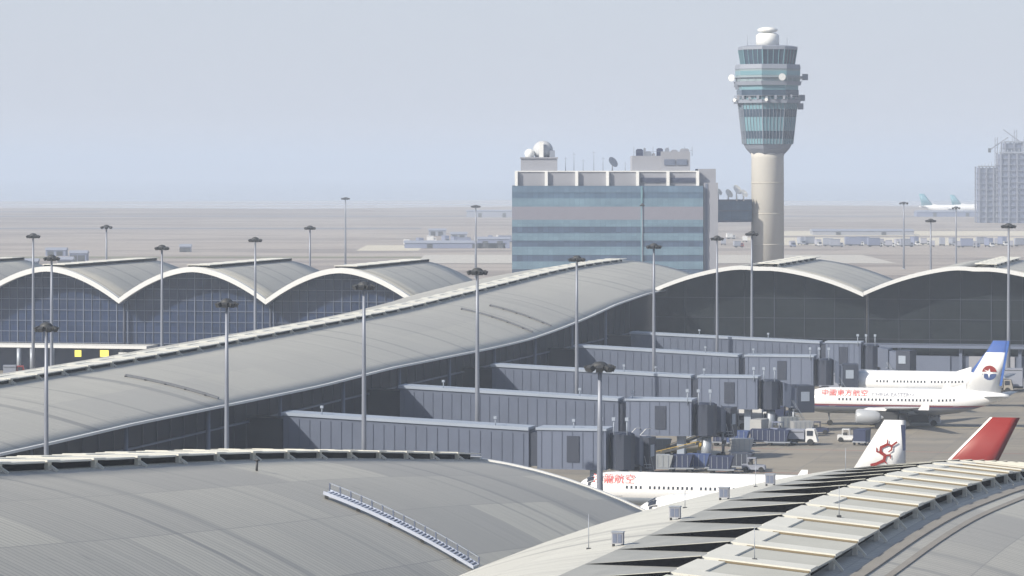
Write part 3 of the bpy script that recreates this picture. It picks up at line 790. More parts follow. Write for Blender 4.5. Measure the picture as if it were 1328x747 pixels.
# ------------------------------------------------------------------ aircraft
def text_mesh(txt, size, m, name, parent, loc, rot, align='LEFT', extr=.01, shear=0):
    cu = bpy.data.curves.new(name, 'FONT'); cu.body = txt; cu.size = size; cu.extrude = extr; cu.align_x = align; cu.shear = shear
    to = bpy.data.objects.new(name, cu); COL.objects.link(to)
    dg = bpy.context.evaluated_depsgraph_get()
    me = bpy.data.meshes.new_from_object(to.evaluated_get(dg))
    bpy.data.objects.remove(to); bpy.data.curves.remove(cu)
    me.materials.clear(); me.materials.append(m)
    o = bpy.data.objects.new(name, me); COL.objects.link(o); o.parent = parent; o.location = loc; o.rotation_euler = rot
    return o
navy2 = mat('container_blue', (.035, .065, .18), .6, 0, .2, .5)
FINP = {}
def airliner(label, nose, ang, L, ztop, fus_m, fin_m, win=True, engine_m=None, fin_p=(.775, .185, .925, .078)):
    o = thing('airliner', label, 'airliner', nose, ang, 'airliners parked on the airfield')
    r = 1.98; zc = 3.85
    st = [(0, .06, -.45), (.35, .62, -.36), (1.0, 1.1, -.25), (2.2, 1.6, -.1), (3.8, 1.9, -.02), (5.2, r, 0), (.68 * L, r, 0), (.76 * L, 1.82, .14),
          (.84 * L, 1.42, .42), (.92 * L, .9, .72), (.97 * L, .5, .92), (L, .22, 1.02)]
    N = 28
    def ring(x, rr, dz, g=1.0): return [(x, rr * g * math.sin(2 * math.pi * i / N), zc + dz + rr * g * math.cos(2 * math.pi * i / N)) for i in range(N)]
    b = MB(); b.loft([ring(*s) for s in st]); fus = b.build('fuselage', fus_m, o)
    def surf(x, th, g=1.012):
        rr = interp([(a, q) for a, q, _ in st], x); dz = interp([(a, d) for a, _, d in st], x)
        return Vector((x, -rr * g * math.sin(th), zc + dz + rr * g * math.cos(th)))
    if win:
        for sd_ in (1, -1):
            b = MB(); x = 6.6; xs = []
            while x < .76 * L:
                xs.append((x, int(x * 2.1) % 13 != 5)); xs.append((x + .26, False)); x += .56
            for q, on in xs:
                b.v += [tuple(surf(q, sd_ * R(86))), tuple(surf(q, sd_ * R(76)))]
            for i in range(len(xs) - 1):
                f = (2 * i, 2 * i + 2, 2 * i + 3, 2 * i + 1); b.f.append(f if sd_ > 0 else f[::-1]); b.m.append(0 if xs[i][1] else 1)
            b.build('window_row', [M_WIN, M_PWHITE], fus)
        b = MB()
        for s in (1, -1):
            for t0, t1 in ((5, 26), (29, 52), (55, 72)):
                xa, xb = 1.5 + t0 * .006, 2.3 + t0 * .008
                for i in range(4):
                    for j in range(4):
                        u0, u1, v0, v1 = i / 4, (i + 1) / 4, j / 4, (j + 1) / 4
                        q = [surf(lerp(xa, xb, u), s * R(lerp(t0, t1, v_)), 1.03) for u, v_ in ((u0, v0), (u0, v1), (u1, v1), (u1, v0))]
                        b.face(q if s > 0 else q[::-1])
        b.build('windscreen', M_WIN, fus)
        for s in (1, -1):
            for x in (5.2, .745 * L):
                b = MB()
                for (a0, a1, ta, tb) in ((x, x + .06, 62, 112), (x + .85, x + .91, 62, 112), (x, x + .91, 60, 62), (x, x + .91, 112, 114)):
                    b.face([surf(a0, s * R(tb), 1.01), surf(a1, s * R(tb), 1.01), surf(a1, s * R(ta), 1.01), surf(a0, s * R(ta), 1.01)])
                b.build('door', M_PGREY, fus)
    def foil(b, root, tip, axis):
        """root/tip: (le x, chord, thickness, pos); axis 'y' or 'z'"""
        rings = []
        for le, ch, th, (oy, oz) in (root, tip):
            pr = [(0, 0), (.12, .5), (.35, .7), (.7, .4), (1, .03), (.7, -.4), (.35, -.7), (.12, -.5)]
            rings.append([(le + ch * a, oy + (c * th if axis == 'z' else 0), oz + (c * th if axis == 'y' else 0)) for a, c in pr])
        b.loft(rings, 0, True, True)
    zr = zc + 1.35
    b = MB(); foil(b, (fin_p[0] * L, fin_p[1] * L, .45, (0, zr)), (fin_p[2] * L, fin_p[3] * L, .16, (0, ztop)), 'z')
    FINP[L] = fin_p
    fin = b.build('tail_fin', fin_m, o)
    b = MB(); b.hexa([(.70 * L, -.1, zc + 1.6), (.80 * L, -.25, zc + 1.3), (.80 * L, .25, zc + 1.3), (.70 * L, .1, zc + 1.6)],
                     [(.71 * L, -.03, zc + 1.95), (.80 * L, -.1, zc + 2.75), (.80 * L, .1, zc + 2.75), (.71 * L, .03, zc + 1.95)]); b.build('dorsal_fin', fus_m, o)
    for s in (-1, 1):
        b = MB(); foil(b, (.355 * L, 6.6, .52, (s * 1.5, 2.75)), (.355 * L + 9.2, 1.6, .12, (s * 16.6, 4.1)), 'y'); w = b.build('wing', M_PGREY, o)
        b = MB(); b.hexa([(.355 * L + 9.0, s * 16.55, 3.7), (.355 * L + 10.6, s * 16.55, 3.7), (.355 * L + 10.6, s * 16.65, 3.7), (.355 * L + 9.0, s * 16.65, 3.7)],
                         [(.355 * L + 9.9, s * 16.7, 5.0), (.355 * L + 10.7, s * 16.7, 5.0), (.355 * L + 10.7, s * 16.78, 5.0), (.355 * L + 9.9, s * 16.78, 5.0)]); b.build('wing_tip_fence', M_PWHITE, w)
        b = MB(); foil(b, (.875 * L, 3.7, .2, (s * .6, zc + .85)), (.875 * L + 3.3, 1.5, .07, (s * 6.1, zc + 1.35)), 'y'); b.build('tailplane', M_PGREY, o)
        ex = .355 * L - 1.6; ey = s * 5.7; ez = 1.78
        b = MB(); prof = [(.92, .25), (1.06, .0), (1.17, .35), (1.2, 1.1), (1.1, 2.4), (.8, 3.5), (.62, 3.7)]
        b.loft([[(ex + q, ey + rr * math.cos(2 * math.pi * i / 20), ez + rr * math.sin(2 * math.pi * i / 20)) for i in range(20)] for rr, q in prof], 0, False)
        e = b.build('engine', engine_m or M_PWHITE, o)
        b = MB(); b.tube((ex + .3, ey, ez), (ex + .5, ey, ez), .93, .93, 18); b.tube((ex + .1, ey, ez), (ex + .3, ey, ez), .05, .3, 10, 1); b.build('fan', [M_DARK, M_PGREY], e)
        b = MB(); b.tube((ex + 3.3, ey, ez), (ex + 4.6, ey, ez), .6, .2, 14); b.build('exhaust_cone', M_PGREY, e)
        b = MB(); b.hexa([(ex + .9, ey - .15, ez + 1.1), (ex + 4.4, ey - .12, ez + .95), (ex + 4.4, ey + .12, ez + .95), (ex + .9, ey + .15, ez + 1.1)],
                         [(ex + 1.8, ey - .12, 3.2), (ex + 5.0, ey - .1, 3.2), (ex + 5.0, ey + .1, 3.2), (ex + 1.8, ey + .12, 3.2)]); b.build('pylon', M_PWHITE, e)
        b = MB(); gx = .5 * L; b.tube((gx, s * 3.7, .6), (gx - .2, s * 3.3, 2.7), .16, .2); lg = b.build('main_gear', M_STEEL, o)
        for q in (-.42, .42):
            b = MB(); b.tube((gx, s * 3.7 + q - .18, .58), (gx, s * 3.7 + q + .18, .58), .58, .58, 16); b.build('tyre', M_TYRE, lg)
        b = MB(); b.box(gx - .9, gx + .3, s * 2.9 - .04, s * 2.9 + .04, 1.2, 2.6); b.build('gear_door', M_PGREY, lg)
    b = MB(); b.tube((5.0, 0, .4), (4.8, 0, 2.2), .11, .13); ng = b.build('nose_gear', M_STEEL, o)
    for q in (-.25, .25):
        b = MB(); b.tube((5.0, q - .11, .4), (5.0, q + .11, .4), .4, .4, 14); b.build('tyre', M_TYRE, ng)
    b = MB()
    b.loft([[(x, yy * q, 2.15 + zz * q2) for yy, zz in ((-1.9, .3), (-1.2, -.45), (1.2, -.45), (1.9, .3), (0, 1.0))] for x, q, q2 in ((.33 * L, .2, .3), (.37 * L, 1, 1), (.53 * L, 1, 1), (.6 * L, .2, .3))]); b.build('belly_fairing', M_PGREY, o)
    o['L'] = L
    return o, fus, fin, surf
ANG = math.atan2(pp.y, pp.x)
W_, G_ = (.80, .81, .82), (.36, .38, .42)
def fin_surface(L, ztop, zz, xr, side=-1, off=.03):
    """point on the side of the fin: zz height, xr 0..1 along the chord"""
    zr = 5.2; t = (zz - zr) / (ztop - zr); fp = FINP[L]; le = lerp(fp[0], fp[2], t) * L; ch = lerp(fp[1], fp[3], t) * L; th = lerp(.45, .16, t)
    pr = [(0, 0), (.12, .5), (.35, .7), (.7, .4), (1, .03)]
    return Vector((le + ch * xr, side * (interp(pr, xr) * th + off), zz))

# airliner with the round swallow emblem, nose at the middle bridge
L1, Z1 = 32.2, 13.2
n1 = onY(1034, 522)
a1, f1, t1, s1 = airliner('white airliner with blue tail tip and round red-and-blue bird emblem', (n1.x, n1.y, 0), ANG, L1, Z1,
    livery_mat('livery_stripe', [(0, (.22, .23, .26)), (2.95, (.05, .07, .20)), (3.1, (.22, .045, .06)), (3.38, W_)], lo=0, hi=8),
    livery_mat('fin_blue_tip', [(0, W_), (11.4, (.04, .10, .34))], lo=0, hi=14), engine_m=M_PGREY)
def side_text(fus, surf, txt, x, th, size, m, name):
    p = surf(max(x + 2.2, 5.2), R(th), 1.015); p.x = x; return text_mesh(txt, size, m, name, fus, p, (R(90) - (R(90) - R(th)), 0, 0) if False else (R(th), 0, 0))
side_text(f1, s1, '中國東方航空', 3.9, 64, 1.2, M_TEXTRED, 'airline_title')
side_text(f1, s1, 'CHINA EASTERN', 11.6, 66, .85, M_TEXTGREY, 'airline_title')
def emblem_disc(L, Z, zc_, xr, rad, parent):
    for side in (-1, 1):
        c = fin_surface(L, Z, zc_, xr, side, .05)
        for nm, m, a0, a1 in (('emblem_upper', M_RED, 8, 172), ('emblem_lower', navy2, 188, 352)):
            b = MB(); pts = [c + Vector((rad * math.cos(R(lerp(a0, a1, i / 14))), 0, rad * math.sin(R(lerp(a0, a1, i / 14))))) for i in range(15)]
            pts = pts if side < 0 else pts[::-1]
            b.face(pts); b.build(nm, m, parent)
        # swallow: wings and forked tail in white, proud of the disc
        b = MB(); q = lambda x, z: c + Vector((x * rad, side * .03, z * rad))
        b.face([q(-.75, .45), q(-.15, .25), q(.05, .6), q(.12, .12), q(.75, -.05), q(.1, -.2), q(-.05, -.75), q(-.2, -.15), q(-.7, -.05), q(-.25, .08)][::1 if side < 0 else -1])
        b.build('emblem_bird', M_PWHITE, parent)
emblem_disc(L1, Z1, 8.35, .52, 1.1, t1)
b = MB()
for a_, c_ in ((6.4, 13.2),): b.face([fin_surface(L1, Z1, a_, .93, -1, .03), fin_surface(L1, Z1, a_, .995, -1, .03), fin_surface(L1, Z1, c_, .985, -1, .03), fin_surface(L1, Z1, c_, .84, -1, .03)])
b.build('rudder', M_BLUE, t1)

# plain white airliner behind it
n2 = onY(1087, 566)
a2, f2, t2, s2 = airliner('plain white airliner mostly hidden behind the one with bird emblem', (n2.x, n2.y, 0), ANG, 27.5, 10.4,
    livery_mat('livery_plain', [(0, G_), (2.6, W_)], lo=0, hi=8), livery_mat('fin_blue', [(0, (.05, .13, .42))], lo=0, hi=14))

# airliner with red forward lettering and dragon tail
L3, Z3 = 42.0, 12.55
n3 = onY(746, 381)
a3, f3, t3, s3 = airliner('white airliner with red forward lettering and red dragon on its tail', (n3.x, n3.y, 0), ANG, L3, Z3,
    livery_mat('livery_white_belly_shade', [(0, (.45, .52, .62)), (2.9, W_)], lo=0, hi=8), livery_mat('fin_white', [(0, W_)], lo=0, hi=14), fin_p=(.775, .17, .885, .06))  # blue-grey underside is belly shade painted into the livery
a3.scale = (.93, .93, .93)
side_text(f3, s3, '港龍航空', 2.5, 66, 1.3, M_TEXTRED, 'airline_title')
strokes = [([(-1.0, -1.5), (-.35, -1.35), (.35, -.95), (.25, -.4), (-.45, -.05), (-.65, .5), (-.05, .85), (.55, .7), (.95, 1.15)], .46),
           ([(.25, -.4), (.8, -.3), (1.05, -.75)], .26), ([(-.45, -.05), (-.95, .05), (-1.15, .5)], .24), ([(-.05, .85), (-.25, 1.4)], .3),
           ([(-.35, -1.35), (-.25, -1.85)], .26), ([(.35, -.95), (.85, -1.3)], .26), ([(.55, .7), (.7, .25), (.45, 0)], .24)]
for side in (-1, 1):
    c = fin_surface(L3, Z3, 8.8, .5, side, .14); b = MB()
    for si, (pl_, wd_) in enumerate(strokes):
        q = [Vector((x * 1.0 + z * .45, side * .006 * si, z * 1.05)) for x, z in pl_]; L_, R_ = [], []
        for i, p_ in enumerate(q):
            d_ = (q[min(i + 1, len(q) - 1)] - q[max(i - 1, 0)]).normalized(); nn = Vector((-d_.z, 0, d_.x)); w_ = wd_ * (1 - .55 * abs(2 * i / (len(q) - 1) - .8) / 1.2) / 2
            L_.append(c + p_ + nn * w_); R_.append(c + p_ - nn * w_)
        for i in range(len(q) - 1):
            f = [L_[i], R_[i], R_[i + 1], L_[i + 1]]; b.face(f if side < 0 else f[::-1])
    b.build('dragon_emblem', M_RED, t3)
b = MB(); b.face([fin_surface(L3, Z3, 9.0, .93, -1, .03), fin_surface(L3, Z3, 9.0, 1.0, -1, .03), fin_surface(L3, Z3, 12.0, .99, -1, .03), fin_surface(L3, Z3, 12.0, .80, -1, .03)]); b.build('rudder', M_NAVY, t3)

# airliner whose red fin shows over the louvres
L4, Z4 = 39.5, 14.2
n4 = onY(822, 350.5)
a4, f4, t4, s4 = airliner('airliner with plain red tail fin rising behind the white skylight louvres', (n4.x, n4.y, 0), ANG, L4, Z4,
    livery_mat('livery_white_two', [(0, G_), (2.4, W_)], lo=0, hi=8), M_RED, fin_p=(.70, .185, .922, .075))
b = MB()
for side in (-1, 1):
    q = [fin_surface(L4, Z4, 5.6, 0, side, .01), fin_surface(L4, Z4, 5.6, .05, side, .03), fin_surface(L4, Z4, Z4, .07, side, .03), fin_surface(L4, Z4, Z4, 0, side, .01)]
    b.face(q if side < 0 else q[::-1])
b.build('leading_edge', M_PWHITE, t4)

# far airliners, nose to the right
for px, Y, L_, lab, tm in ((1192, 2900, 56, 'distant white airliner in the haze, its tail at the left', 'far_fin_a'), (1232, 3050, 50, 'distant white airliner in the haze, overlapping behind another airliner', 'far_fin_b')):
    n = onY(px, Y)
    k = L_ / 36.0
    o, f_, t_, s_ = airliner(lab, (n.x + L_, n.y, 0), math.pi, 36.0, 11.9, livery_mat('livery_' + tm, [(0, W_)], lo=0, hi=8), livery_mat(tm, [(0, (.10, .28, .36))], lo=0, hi=14), win=False)
    o.scale = (k, k, k)

# ------------------------------------------------------------------ control tower
YT = 1000.0
tw = onY(995.5, YT); tz = lambda y: zof(y, YT); tr = lambda w: w / 2 * YT / F
tower = thing('control_tower', 'tall control tower with glazed faceted head on a round cream shaft', 'control tower', (tw.x, tw.y, 0))
b = MB(); b.lathe([(tr(43), 0), (tr(42), tz(205)), (tr(44), tz(197))], 32); b.build('shaft', M_TWR, tower)
for z_ in range(8, int(tz(200)), 9):
    b = MB(); b.lathe([(tr(42.9), z_), (tr(42.9), z_ + .25)], 32); b.build('shaft_joint', M_CONC, tower)
OCT = R(22.5 + 8)
def octa(name, prof, m, n=8): 
    b = MB(); b.lathe(prof, n, (0, 0), 0, OCT, False); return b.build(name, m, tower)
k8 = 1 / math.cos(math.pi / 8) * .98
octa('head_underside', [(tr(44), tz(200)), (tr(54) * k8, tz(193)), (tr(60) * k8, tz(187))], M_TGREY)
body = octa('lower_cab', [(tr(62) * k8, tz(187)), (tr(73) * k8, tz(134))], M_TEAL)
for y0, y1 in ((180, 170), (152, 142)):
    r0 = tr(lerp(62, 73, (187 - y0) / 53)) * k8 + .06; r1_ = tr(lerp(62, 73, (187 - y1) / 53)) * k8 + .06
    octa('window_band', [(r0, tz(y0)), (r1_, tz(y1))], M_TDARK)
b = MB()
for i in range(8):
    for j in range(6):
        a0, a1 = OCT + i * math.pi / 4, OCT + (i + 1) * math.pi / 4; t = j / 6
        p0 = Vector((math.cos(a0), math.sin(a0), 0)).lerp(Vector((math.cos(a1), math.sin(a1), 0)), t)
        b.beam(Vector((p0.x * (tr(62) * k8 + .1), p0.y * (tr(62) * k8 + .1), tz(187))), Vector((p0.x * (tr(73) * k8 + .1), p0.y * (tr(73) * k8 + .1), tz(134))), .22 if j == 0 else .1, .16)
b.build('mullions', M_TGREY, body)
octa('gallery_deck', [(tr(81) * k8, tz(134)), (tr(82) * k8, tz(129.5))], M_TGREY)
octa('equipment_storey', [(tr(75) * k8, tz(129.5)), (tr(76) * k8, tz(111))], M_TEAL)
octa('window_band', [(tr(76.6) * k8, tz(126)), (tr(77) * k8, tz(117))], M_TDARK)
octa('gallery_deck', [(tr(82) * k8, tz(111)), (tr(84) * k8, tz(106))], M_TGREY)
octa('equipment_storey', [(tr(79) * k8, tz(106)), (tr(81) * k8, tz(87))], M_TWP)
octa('glazed_strip', [(tr(80.3) * k8, tz(98)), (tr(80.9) * k8, tz(92.5))], M_TEAL)
octa('parapet_ring', [(tr(82) * k8, tz(90)), (tr(80) * k8, tz(84))], M_TGREY)
octa('visual_control_room', [(tr(66) * k8, tz(84)), (tr(72) * k8, tz(65))], M_TDARK)
b = MB()
for i in range(8):
    for j in range(4):
        a0, a1 = OCT + i * math.pi / 4, OCT + (i + 1) * math.pi / 4
        p0 = Vector((math.cos(a0), math.sin(a0), 0)).lerp(Vector((math.cos(a1), math.sin(a1), 0)), j / 4)
        b.beam((p0.x * (tr(66) * k8 + .1), p0.y * (tr(66) * k8 + .1), tz(84)), (p0.x * (tr(72) * k8 + .1), p0.y * (tr(72) * k8 + .1), tz(65)), .35 if j == 0 else .16, .2)
b.build('control_room_mullions', M_TEAL, tower)
octa('roof_slab', [(tr(74) * k8, tz(65)), (tr(74) * k8, tz(61)), (tr(60) * k8, tz(59.5))], M_TGREY)
b = MB(); b.lathe([(tr(30), tz(60)), (tr(30), tz(46)), (tr(22), tz(43))], 20); b.build('roof_drum', M_WHITE, tower)
b = MB(); b.lathe([(tr(8), tz(43)), (tr(26), tz(40.5)), (tr(26), tz(38)), (tr(14), tz(35.5)), (.1, tz(35))], 20); b.build('radar_dome', M_WHITE, tower)
for ax, ay, y, r_ in ((-46, 4, 101, 1.0), (15, -44, 101, 1.05), (-43, -10, 130, .5), (-5, -43, 130, .5)):
    c = Vector((ax * YT / F, ay * YT / F, tz(y))); d = Vector((ax, ay, 0)).normalized()
    d = Vector((d.x * .6, -1, 0)).normalized()
    b = MB(); b.tube(c - d * .2, c + d * .35, r_ * .6, r_, 16); b.tube(c - d * 1.8, c - d * .1, .3, .3, 8); b.build('dish', M_WHITE, tower)
for ax, y, w_ in ((46, 100, 9), (42, 127, 7), (-43, 131, 5), (-41, 112, 5), (40, 138, 5), (-38, 90, 5)):
    c = Vector((ax * YT / F, 0, tz(y))); s = 1 if ax > 0 else -1
    b = MB(); b.beam(c - Vector((s * 2.6, 0, 0)), c + Vector((s * .6, 0, 0)), .5, .5); b.box(c.x - .2, c.x + 1.4, -.8, .8, c.z - .9, c.z + .9); b.beam(c - Vector((s * 2.4, 0, 1.6)), c, .25, .25)
    b.build('antenna_bracket', M_TGREY, tower)
for k_ in range(10):
    a = R(200 + 16 * k_); rr = tr(83); b = MB(); zz = tz(129.5); c = Vector((rr * math.cos(a), rr * math.sin(a), zz))
    b.box(c.x - .35, c.x + .35, c.y - .3, c.y + .3, zz, zz + random.uniform(.7, 1.6)); b.build('equipment_box', random.choice((M_TGREY, M_CONC2, M_STEEL)), tower)
for rr, y in ((tr(83) * k8, 129.5), (tr(84.5) * k8, 106)):
    b = MB(); b.lathe([(rr, tz(y) + 1.1), (rr + .06, tz(y) + 1.1), (rr + .06, tz(y) + 1.22), (rr, tz(y) + 1.22)], 8, (0, 0), 0, OCT, False)
    for i in range(8):
        for j in range(3):
            a0, a1 = OCT + i * math.pi / 4, OCT + (i + 1) * math.pi / 4; p0 = Vector((math.cos(a0), math.sin(a0), 0)).lerp(Vector((math.cos(a1), math.sin(a1), 0)), j / 3) * rr
            b.beam((p0.x, p0.y, tz(y) - .1), (p0.x, p0.y, tz(y) + 1.2), .09, .09, 0, (1, 0, 0))
    b.build('gallery_rail', M_TGREY, tower)
b = MB()
for ax, h in ((-30, 3), (28, 2.4), (10, 3.5)): b.tube((ax * .2, -1, tz(60)), (ax * .2, -1, tz(60) + h), .06)
b.build('aerial', M_TGREY, tower)

# ------------------------------------------------------------------ office building beside the tower
YB = 985.0; sc = YB / F
bz = lambda y: zof(y, YB)
X = lambda px: (px - 664) * sc
off = thing('office_building', 'blue glass office building with rooftop plant linked to the control tower', 'office building', (0, YB, 0))
x0, x1 = X(664), X(912); dep = 26
b = MB(); b.box(x0 + .3, x1 - .3, .3, dep, 0, bz(241)); b.build('frame', M_CONC2, off)
def wband(ya, yb, m, name, proud=.0, xa=None, xb=None):
    b = MB(); xa = x0 if xa is None else xa; xb = x1 if xb is None else xb
    z0, z1 = bz(yb), bz(ya)
    c = [(xa, -proud), (xb, -proud), (xb, dep + proud), (xa, dep + proud)]
    for i in range(4):
        p, q = c[i], c[(i + 1) % 4]; l = math.hypot(q[0] - p[0], q[1] - p[1])
        b.face([(*p, z0), (*q, z0), (*q, z1), (*p, z1)], 0, [(0, z0), (l, z0), (l, z1), (0, z1)])
    b.face([(*p, z1) for p in c], 0); b.face([(*p, z0) for p in c[::-1]], 0)
    return b.build(name, m, off)
GL_B2 = glass_mat('blue_spandrel_light', (.17, .265, .335), (1.5, 1.8), .03, (.07, .14, .19), .2, .25, .4)
GL_MID = glass_mat('blue_strip_mid', (.09, .15, .225), (1.5, 1.8), .05, (.06, .11, .16), .4, .2, .5)
rows = [(241, 250, GL_BLUE, 'spandrel'), (250, 257, GL_MID, 'window_band'), (257, 268, GL_B2, 'spandrel'), (268, 285, M_STONE, 'stone_band'), (285, 294, GL_B2, 'spandrel'),
        (294, 302.5, GL_BAND, 'window_band'), (302.5, 312, GL_B2, 'spandrel'), (312, 320, GL_BAND, 'window_band'), (320, 331, GL_B2, 'spandrel'), (331, 339, GL_BAND, 'window_band'),
        (339, 349, GL_B2, 'spandrel'), (349, 357, GL_BAND, 'window_band'), (357, 368, GL_B2, 'spandrel'), (368, 376, GL_BAND, 'window_band'), (376, 393.2, GL_B2, 'spandrel')]
for i, (ya, yb, m, nm) in enumerate(rows): wband(ya, yb, m, nm, 0 if nm == 'window_band' else .12)
b = MB(); b.box(X(831), X(833.2), -.45, -.1, 0, bz(241.5)); b.build('mullion', M_TEAL, off)
# recessed parapet storey with white fins
b = MB(); b.box(x0 + 1.2, X(906), 1.5, dep - 1, bz(241) + .004, bz(223)); b.build('parapet_storey', M_CONC2, off)
for px in (669.5, 708.5, 748, 788, 827, 866.5, 905):
    b = MB(); b.box(X(px) - .42, X(px) + .42, .4, 1.5, bz(241) + .004, bz(222)); b.build('white_fin', M_WHITE, off)
for pa, pb in ((831, 863.5), (870, 902)):
    b = MB(); b.box(X(pa), X(pb), 1.3, 1.5, bz(237), bz(230.5))
    for i in range(4): b.box(X(pa), X(pb), 1.18, 1.3, bz(237) + .1 + i * .36, bz(237) + .2 + i * .36, 1)
    b.build('louvre', [M_NAVY, M_BRIDGE2], off)
b = MB(); b.box(x0 + 1.0, X(906.5), 1.2, dep - .8, bz(223), bz(221.5)); b.build('coping', M_FASCIA, off)
# stair core at the right
b = MB(); b.box(X(906.5), X(929), 2.5, 20, 0, bz(219)); b.box(X(913), X(931.5), 1.2, 14, 0, bz(237)); b.build('stair_core', M_CONC2, off)
b = MB(); b.box(X(915), X(918), 1.0, 1.2, 0, bz(238)); b.build('downpipe', M_BRIDGE2, off)
# rooftop rooms
pl = MB(); pl.box(X(675.5), X(723), 4, 16, bz(221.5), bz(205.5)); pl.box(X(674.5), X(724), 3.6, 16.4, bz(205.5), bz(203.8)); plo = pl.build('plant_room', M_CONC2, off)
b = MB(); c = (X(704.5), 9); R0 = 3.0; zc0 = bz(203.8) + .5
b.lathe([(2.3, bz(203.8)), (2.3, zc0)] + [(max(.02, R0 * math.cos(R(t))), zc0 + R0 * (.45 + math.sin(R(t)))) for t in range(-25, 91, 12)], 20, c); b.build('radome', M_FRP, plo)
b = MB(); b.lathe([(1.2, bz(203.8))] + [(max(.02, 1.45 * math.cos(R(t))), bz(203.8) + 1.0 + 1.45 * math.sin(R(t))) for t in range(-30, 91, 15)], 16, (X(687), 7)); b.build('small_dome', M_WHITE, plo)
b = MB(); b.box(X(699.5), X(705), 5.2, 6.2, bz(203.8), bz(184)); b.build('white_panel', M_WHITE, plo)
b = MB(); b.box(X(713), X(720), 6, 9, bz(203.8), bz(195)); b.build('cooling_unit', M_TGREY, plo)
pr_ = MB(); pr_.box(X(820.5), X(892), 5, 20, bz(221.5), bz(202)); pr_.box(X(858), X(896), 4, 18, bz(221.5), bz(196.5)); pro = pr_.build('plant_room', M_CONC2, off)
for pa, pb in ((862, 876), (878, 892)):
    b = MB(); b.box(X(pa), X(pb), 3.7, 4, bz(214), bz(206.5)); b.build('louvre', M_BRIDGE2, pro)
for pa, pb, y, m in ((836, 838.5, 191, M_TGREY), (847, 851, 198, M_CONC2), (864, 869, 191.5, M_TGREY), (826, 835, 193, M_NAVY), (838, 846, 196, M_TGREY), (853, 861, 192, M_NAVY), (872, 880, 194, M_CONC2), (884, 895, 192.5, M_CONC2)):
    b = MB(); b.box(X(pa), X(pb), 6, 9, bz(203 if pa < 858 else 197), bz(y + 1)); b.box(X(pa) + .3, X(pb) - .3, 6.3, 8.7, bz(y + 1), bz(y)); b.build('cooling_unit', m, pro)
b = MB()
for px in (823, 848, 868, 889, 899): b.tube((X(px), 6, bz(202)), (X(px), 6, bz(190)), .06)
b.beam((X(823), 6, bz(197)), (X(899), 6, bz(195)), .08, .08); b.build('guard_rail', M_TGREY, pro)
for px, y in ((745, 197), (734, 203), (771, 195), (757, 206), (783, 203), (812, 210)):
    b = MB(); b.tube((X(px), 8, bz(222)), (X(px), 8, bz(y)), .09, .05, 6); b.beam((X(px) - .5, 8, bz(y) - .6), (X(px) + .5, 8, bz(y) - .6), .06, .06); b.build('aerial', M_TGREY, off)
def dish_on(px, y, parent, r_=1.3, el=30, zb=222, yy=7):
    c = Vector((X(px), yy, bz(y))); d = Vector((.6, -.6, .5)).normalized()
    b = MB(); b.tube(c - d * .1, c + d * .45, r_ * .5, r_, 16); b.tube(c - d * .1, c + d * 1.3, .06, .06); b.tube((c.x, c.y, bz(zb)), c, .22, .15)
    b.build('satellite_dish', M_WHITE if zb > 230 else M_TGREY, parent)
dish_on(795, 211, off, 1.7)
# glazed link to the tower
lk = MB()
c = [(X(916), 4), (X(979), 4 + 8), (X(979), 14 + 6), (X(916), 12)]
lz0, lz1 = bz(286.5), bz(261)
for i in range(4):
    p, q = c[i], c[(i + 1) % 4]; l = math.hypot(q[0] - p[0], q[1] - p[1])
    lk.face([(*p, lz0), (*q, lz0), (*q, lz1), (*p, lz1)], 0, [(0, lz0), (l, lz0), (l, lz1), (0, lz1)])
lk.face([(*p, lz1) for p in c], 0); lk.face([(*p, lz0) for p in c[::-1]], 0)
lko = lk.build('link_bridge', GL_MID, off)
b = MB()
for z in (lz0 - .25, (lz0 + lz1) / 2, lz1 + .2): b.beam((c[0][0], c[0][1] - .1, z), (c[1][0], c[1][1] - .1, z), .4, .5 if z > lz1 or z < lz0 else .25)
b.build('edge_beam', M_BRIDGE, lko)
b = MB(); b.tube((X(928), 9, 0), (X(928), 9, lz0), .7, .7, 12); b.build('link_column', M_CONC2, off)
for px, y, r_ in ((934, 250, 1.1), (947, 252, 1.4), (958, 247, 1.6), (967, 252, 1.3)): dish_on(px, y, lko, r_, 30, 261, 9)

# ------------------------------------------------------------------ apron vehicles
def wheels(b, xs, hw, r, mi):
    for x in xs:
        for s in (-1, 1): b.tube((x, s * hw - .12, r), (x, s * hw + .12, r), r, r, 12, mi)
def cart(p, rz, label, body=None, grp='container dollies on the apron'):
    o = thing('container_dolly', label, 'baggage dolly', p, rz, grp)
    b = MB(); b.box(-1.7, 1.7, -.95, .95, .45, .62); b.tube((1.7, 0, .5), (2.6, 0, .4), .05); wheels(b, (-1.2, 1.2), .8, .24, 1); b.build('chassis', [M_STEEL, M_TYRE], o)
    b = MB(); b.hexa([(-1.5, -.9, .64), (1.1, -.9, .64), (1.1, .9, .64), (-1.5, .9, .64)], [(-1.5, -.9, 2.25), (1.55, -.9, 2.25), (1.55, .9, 2.25), (-1.5, .9, 2.25)])
    for x in (-1.2, -.5, .2, .9): b.box(x - .03, x + .03, -.95, -.9, .7, 2.2, 1)
    b.build('container', [body or M_NAVY, M_STEEL], o)
    return o
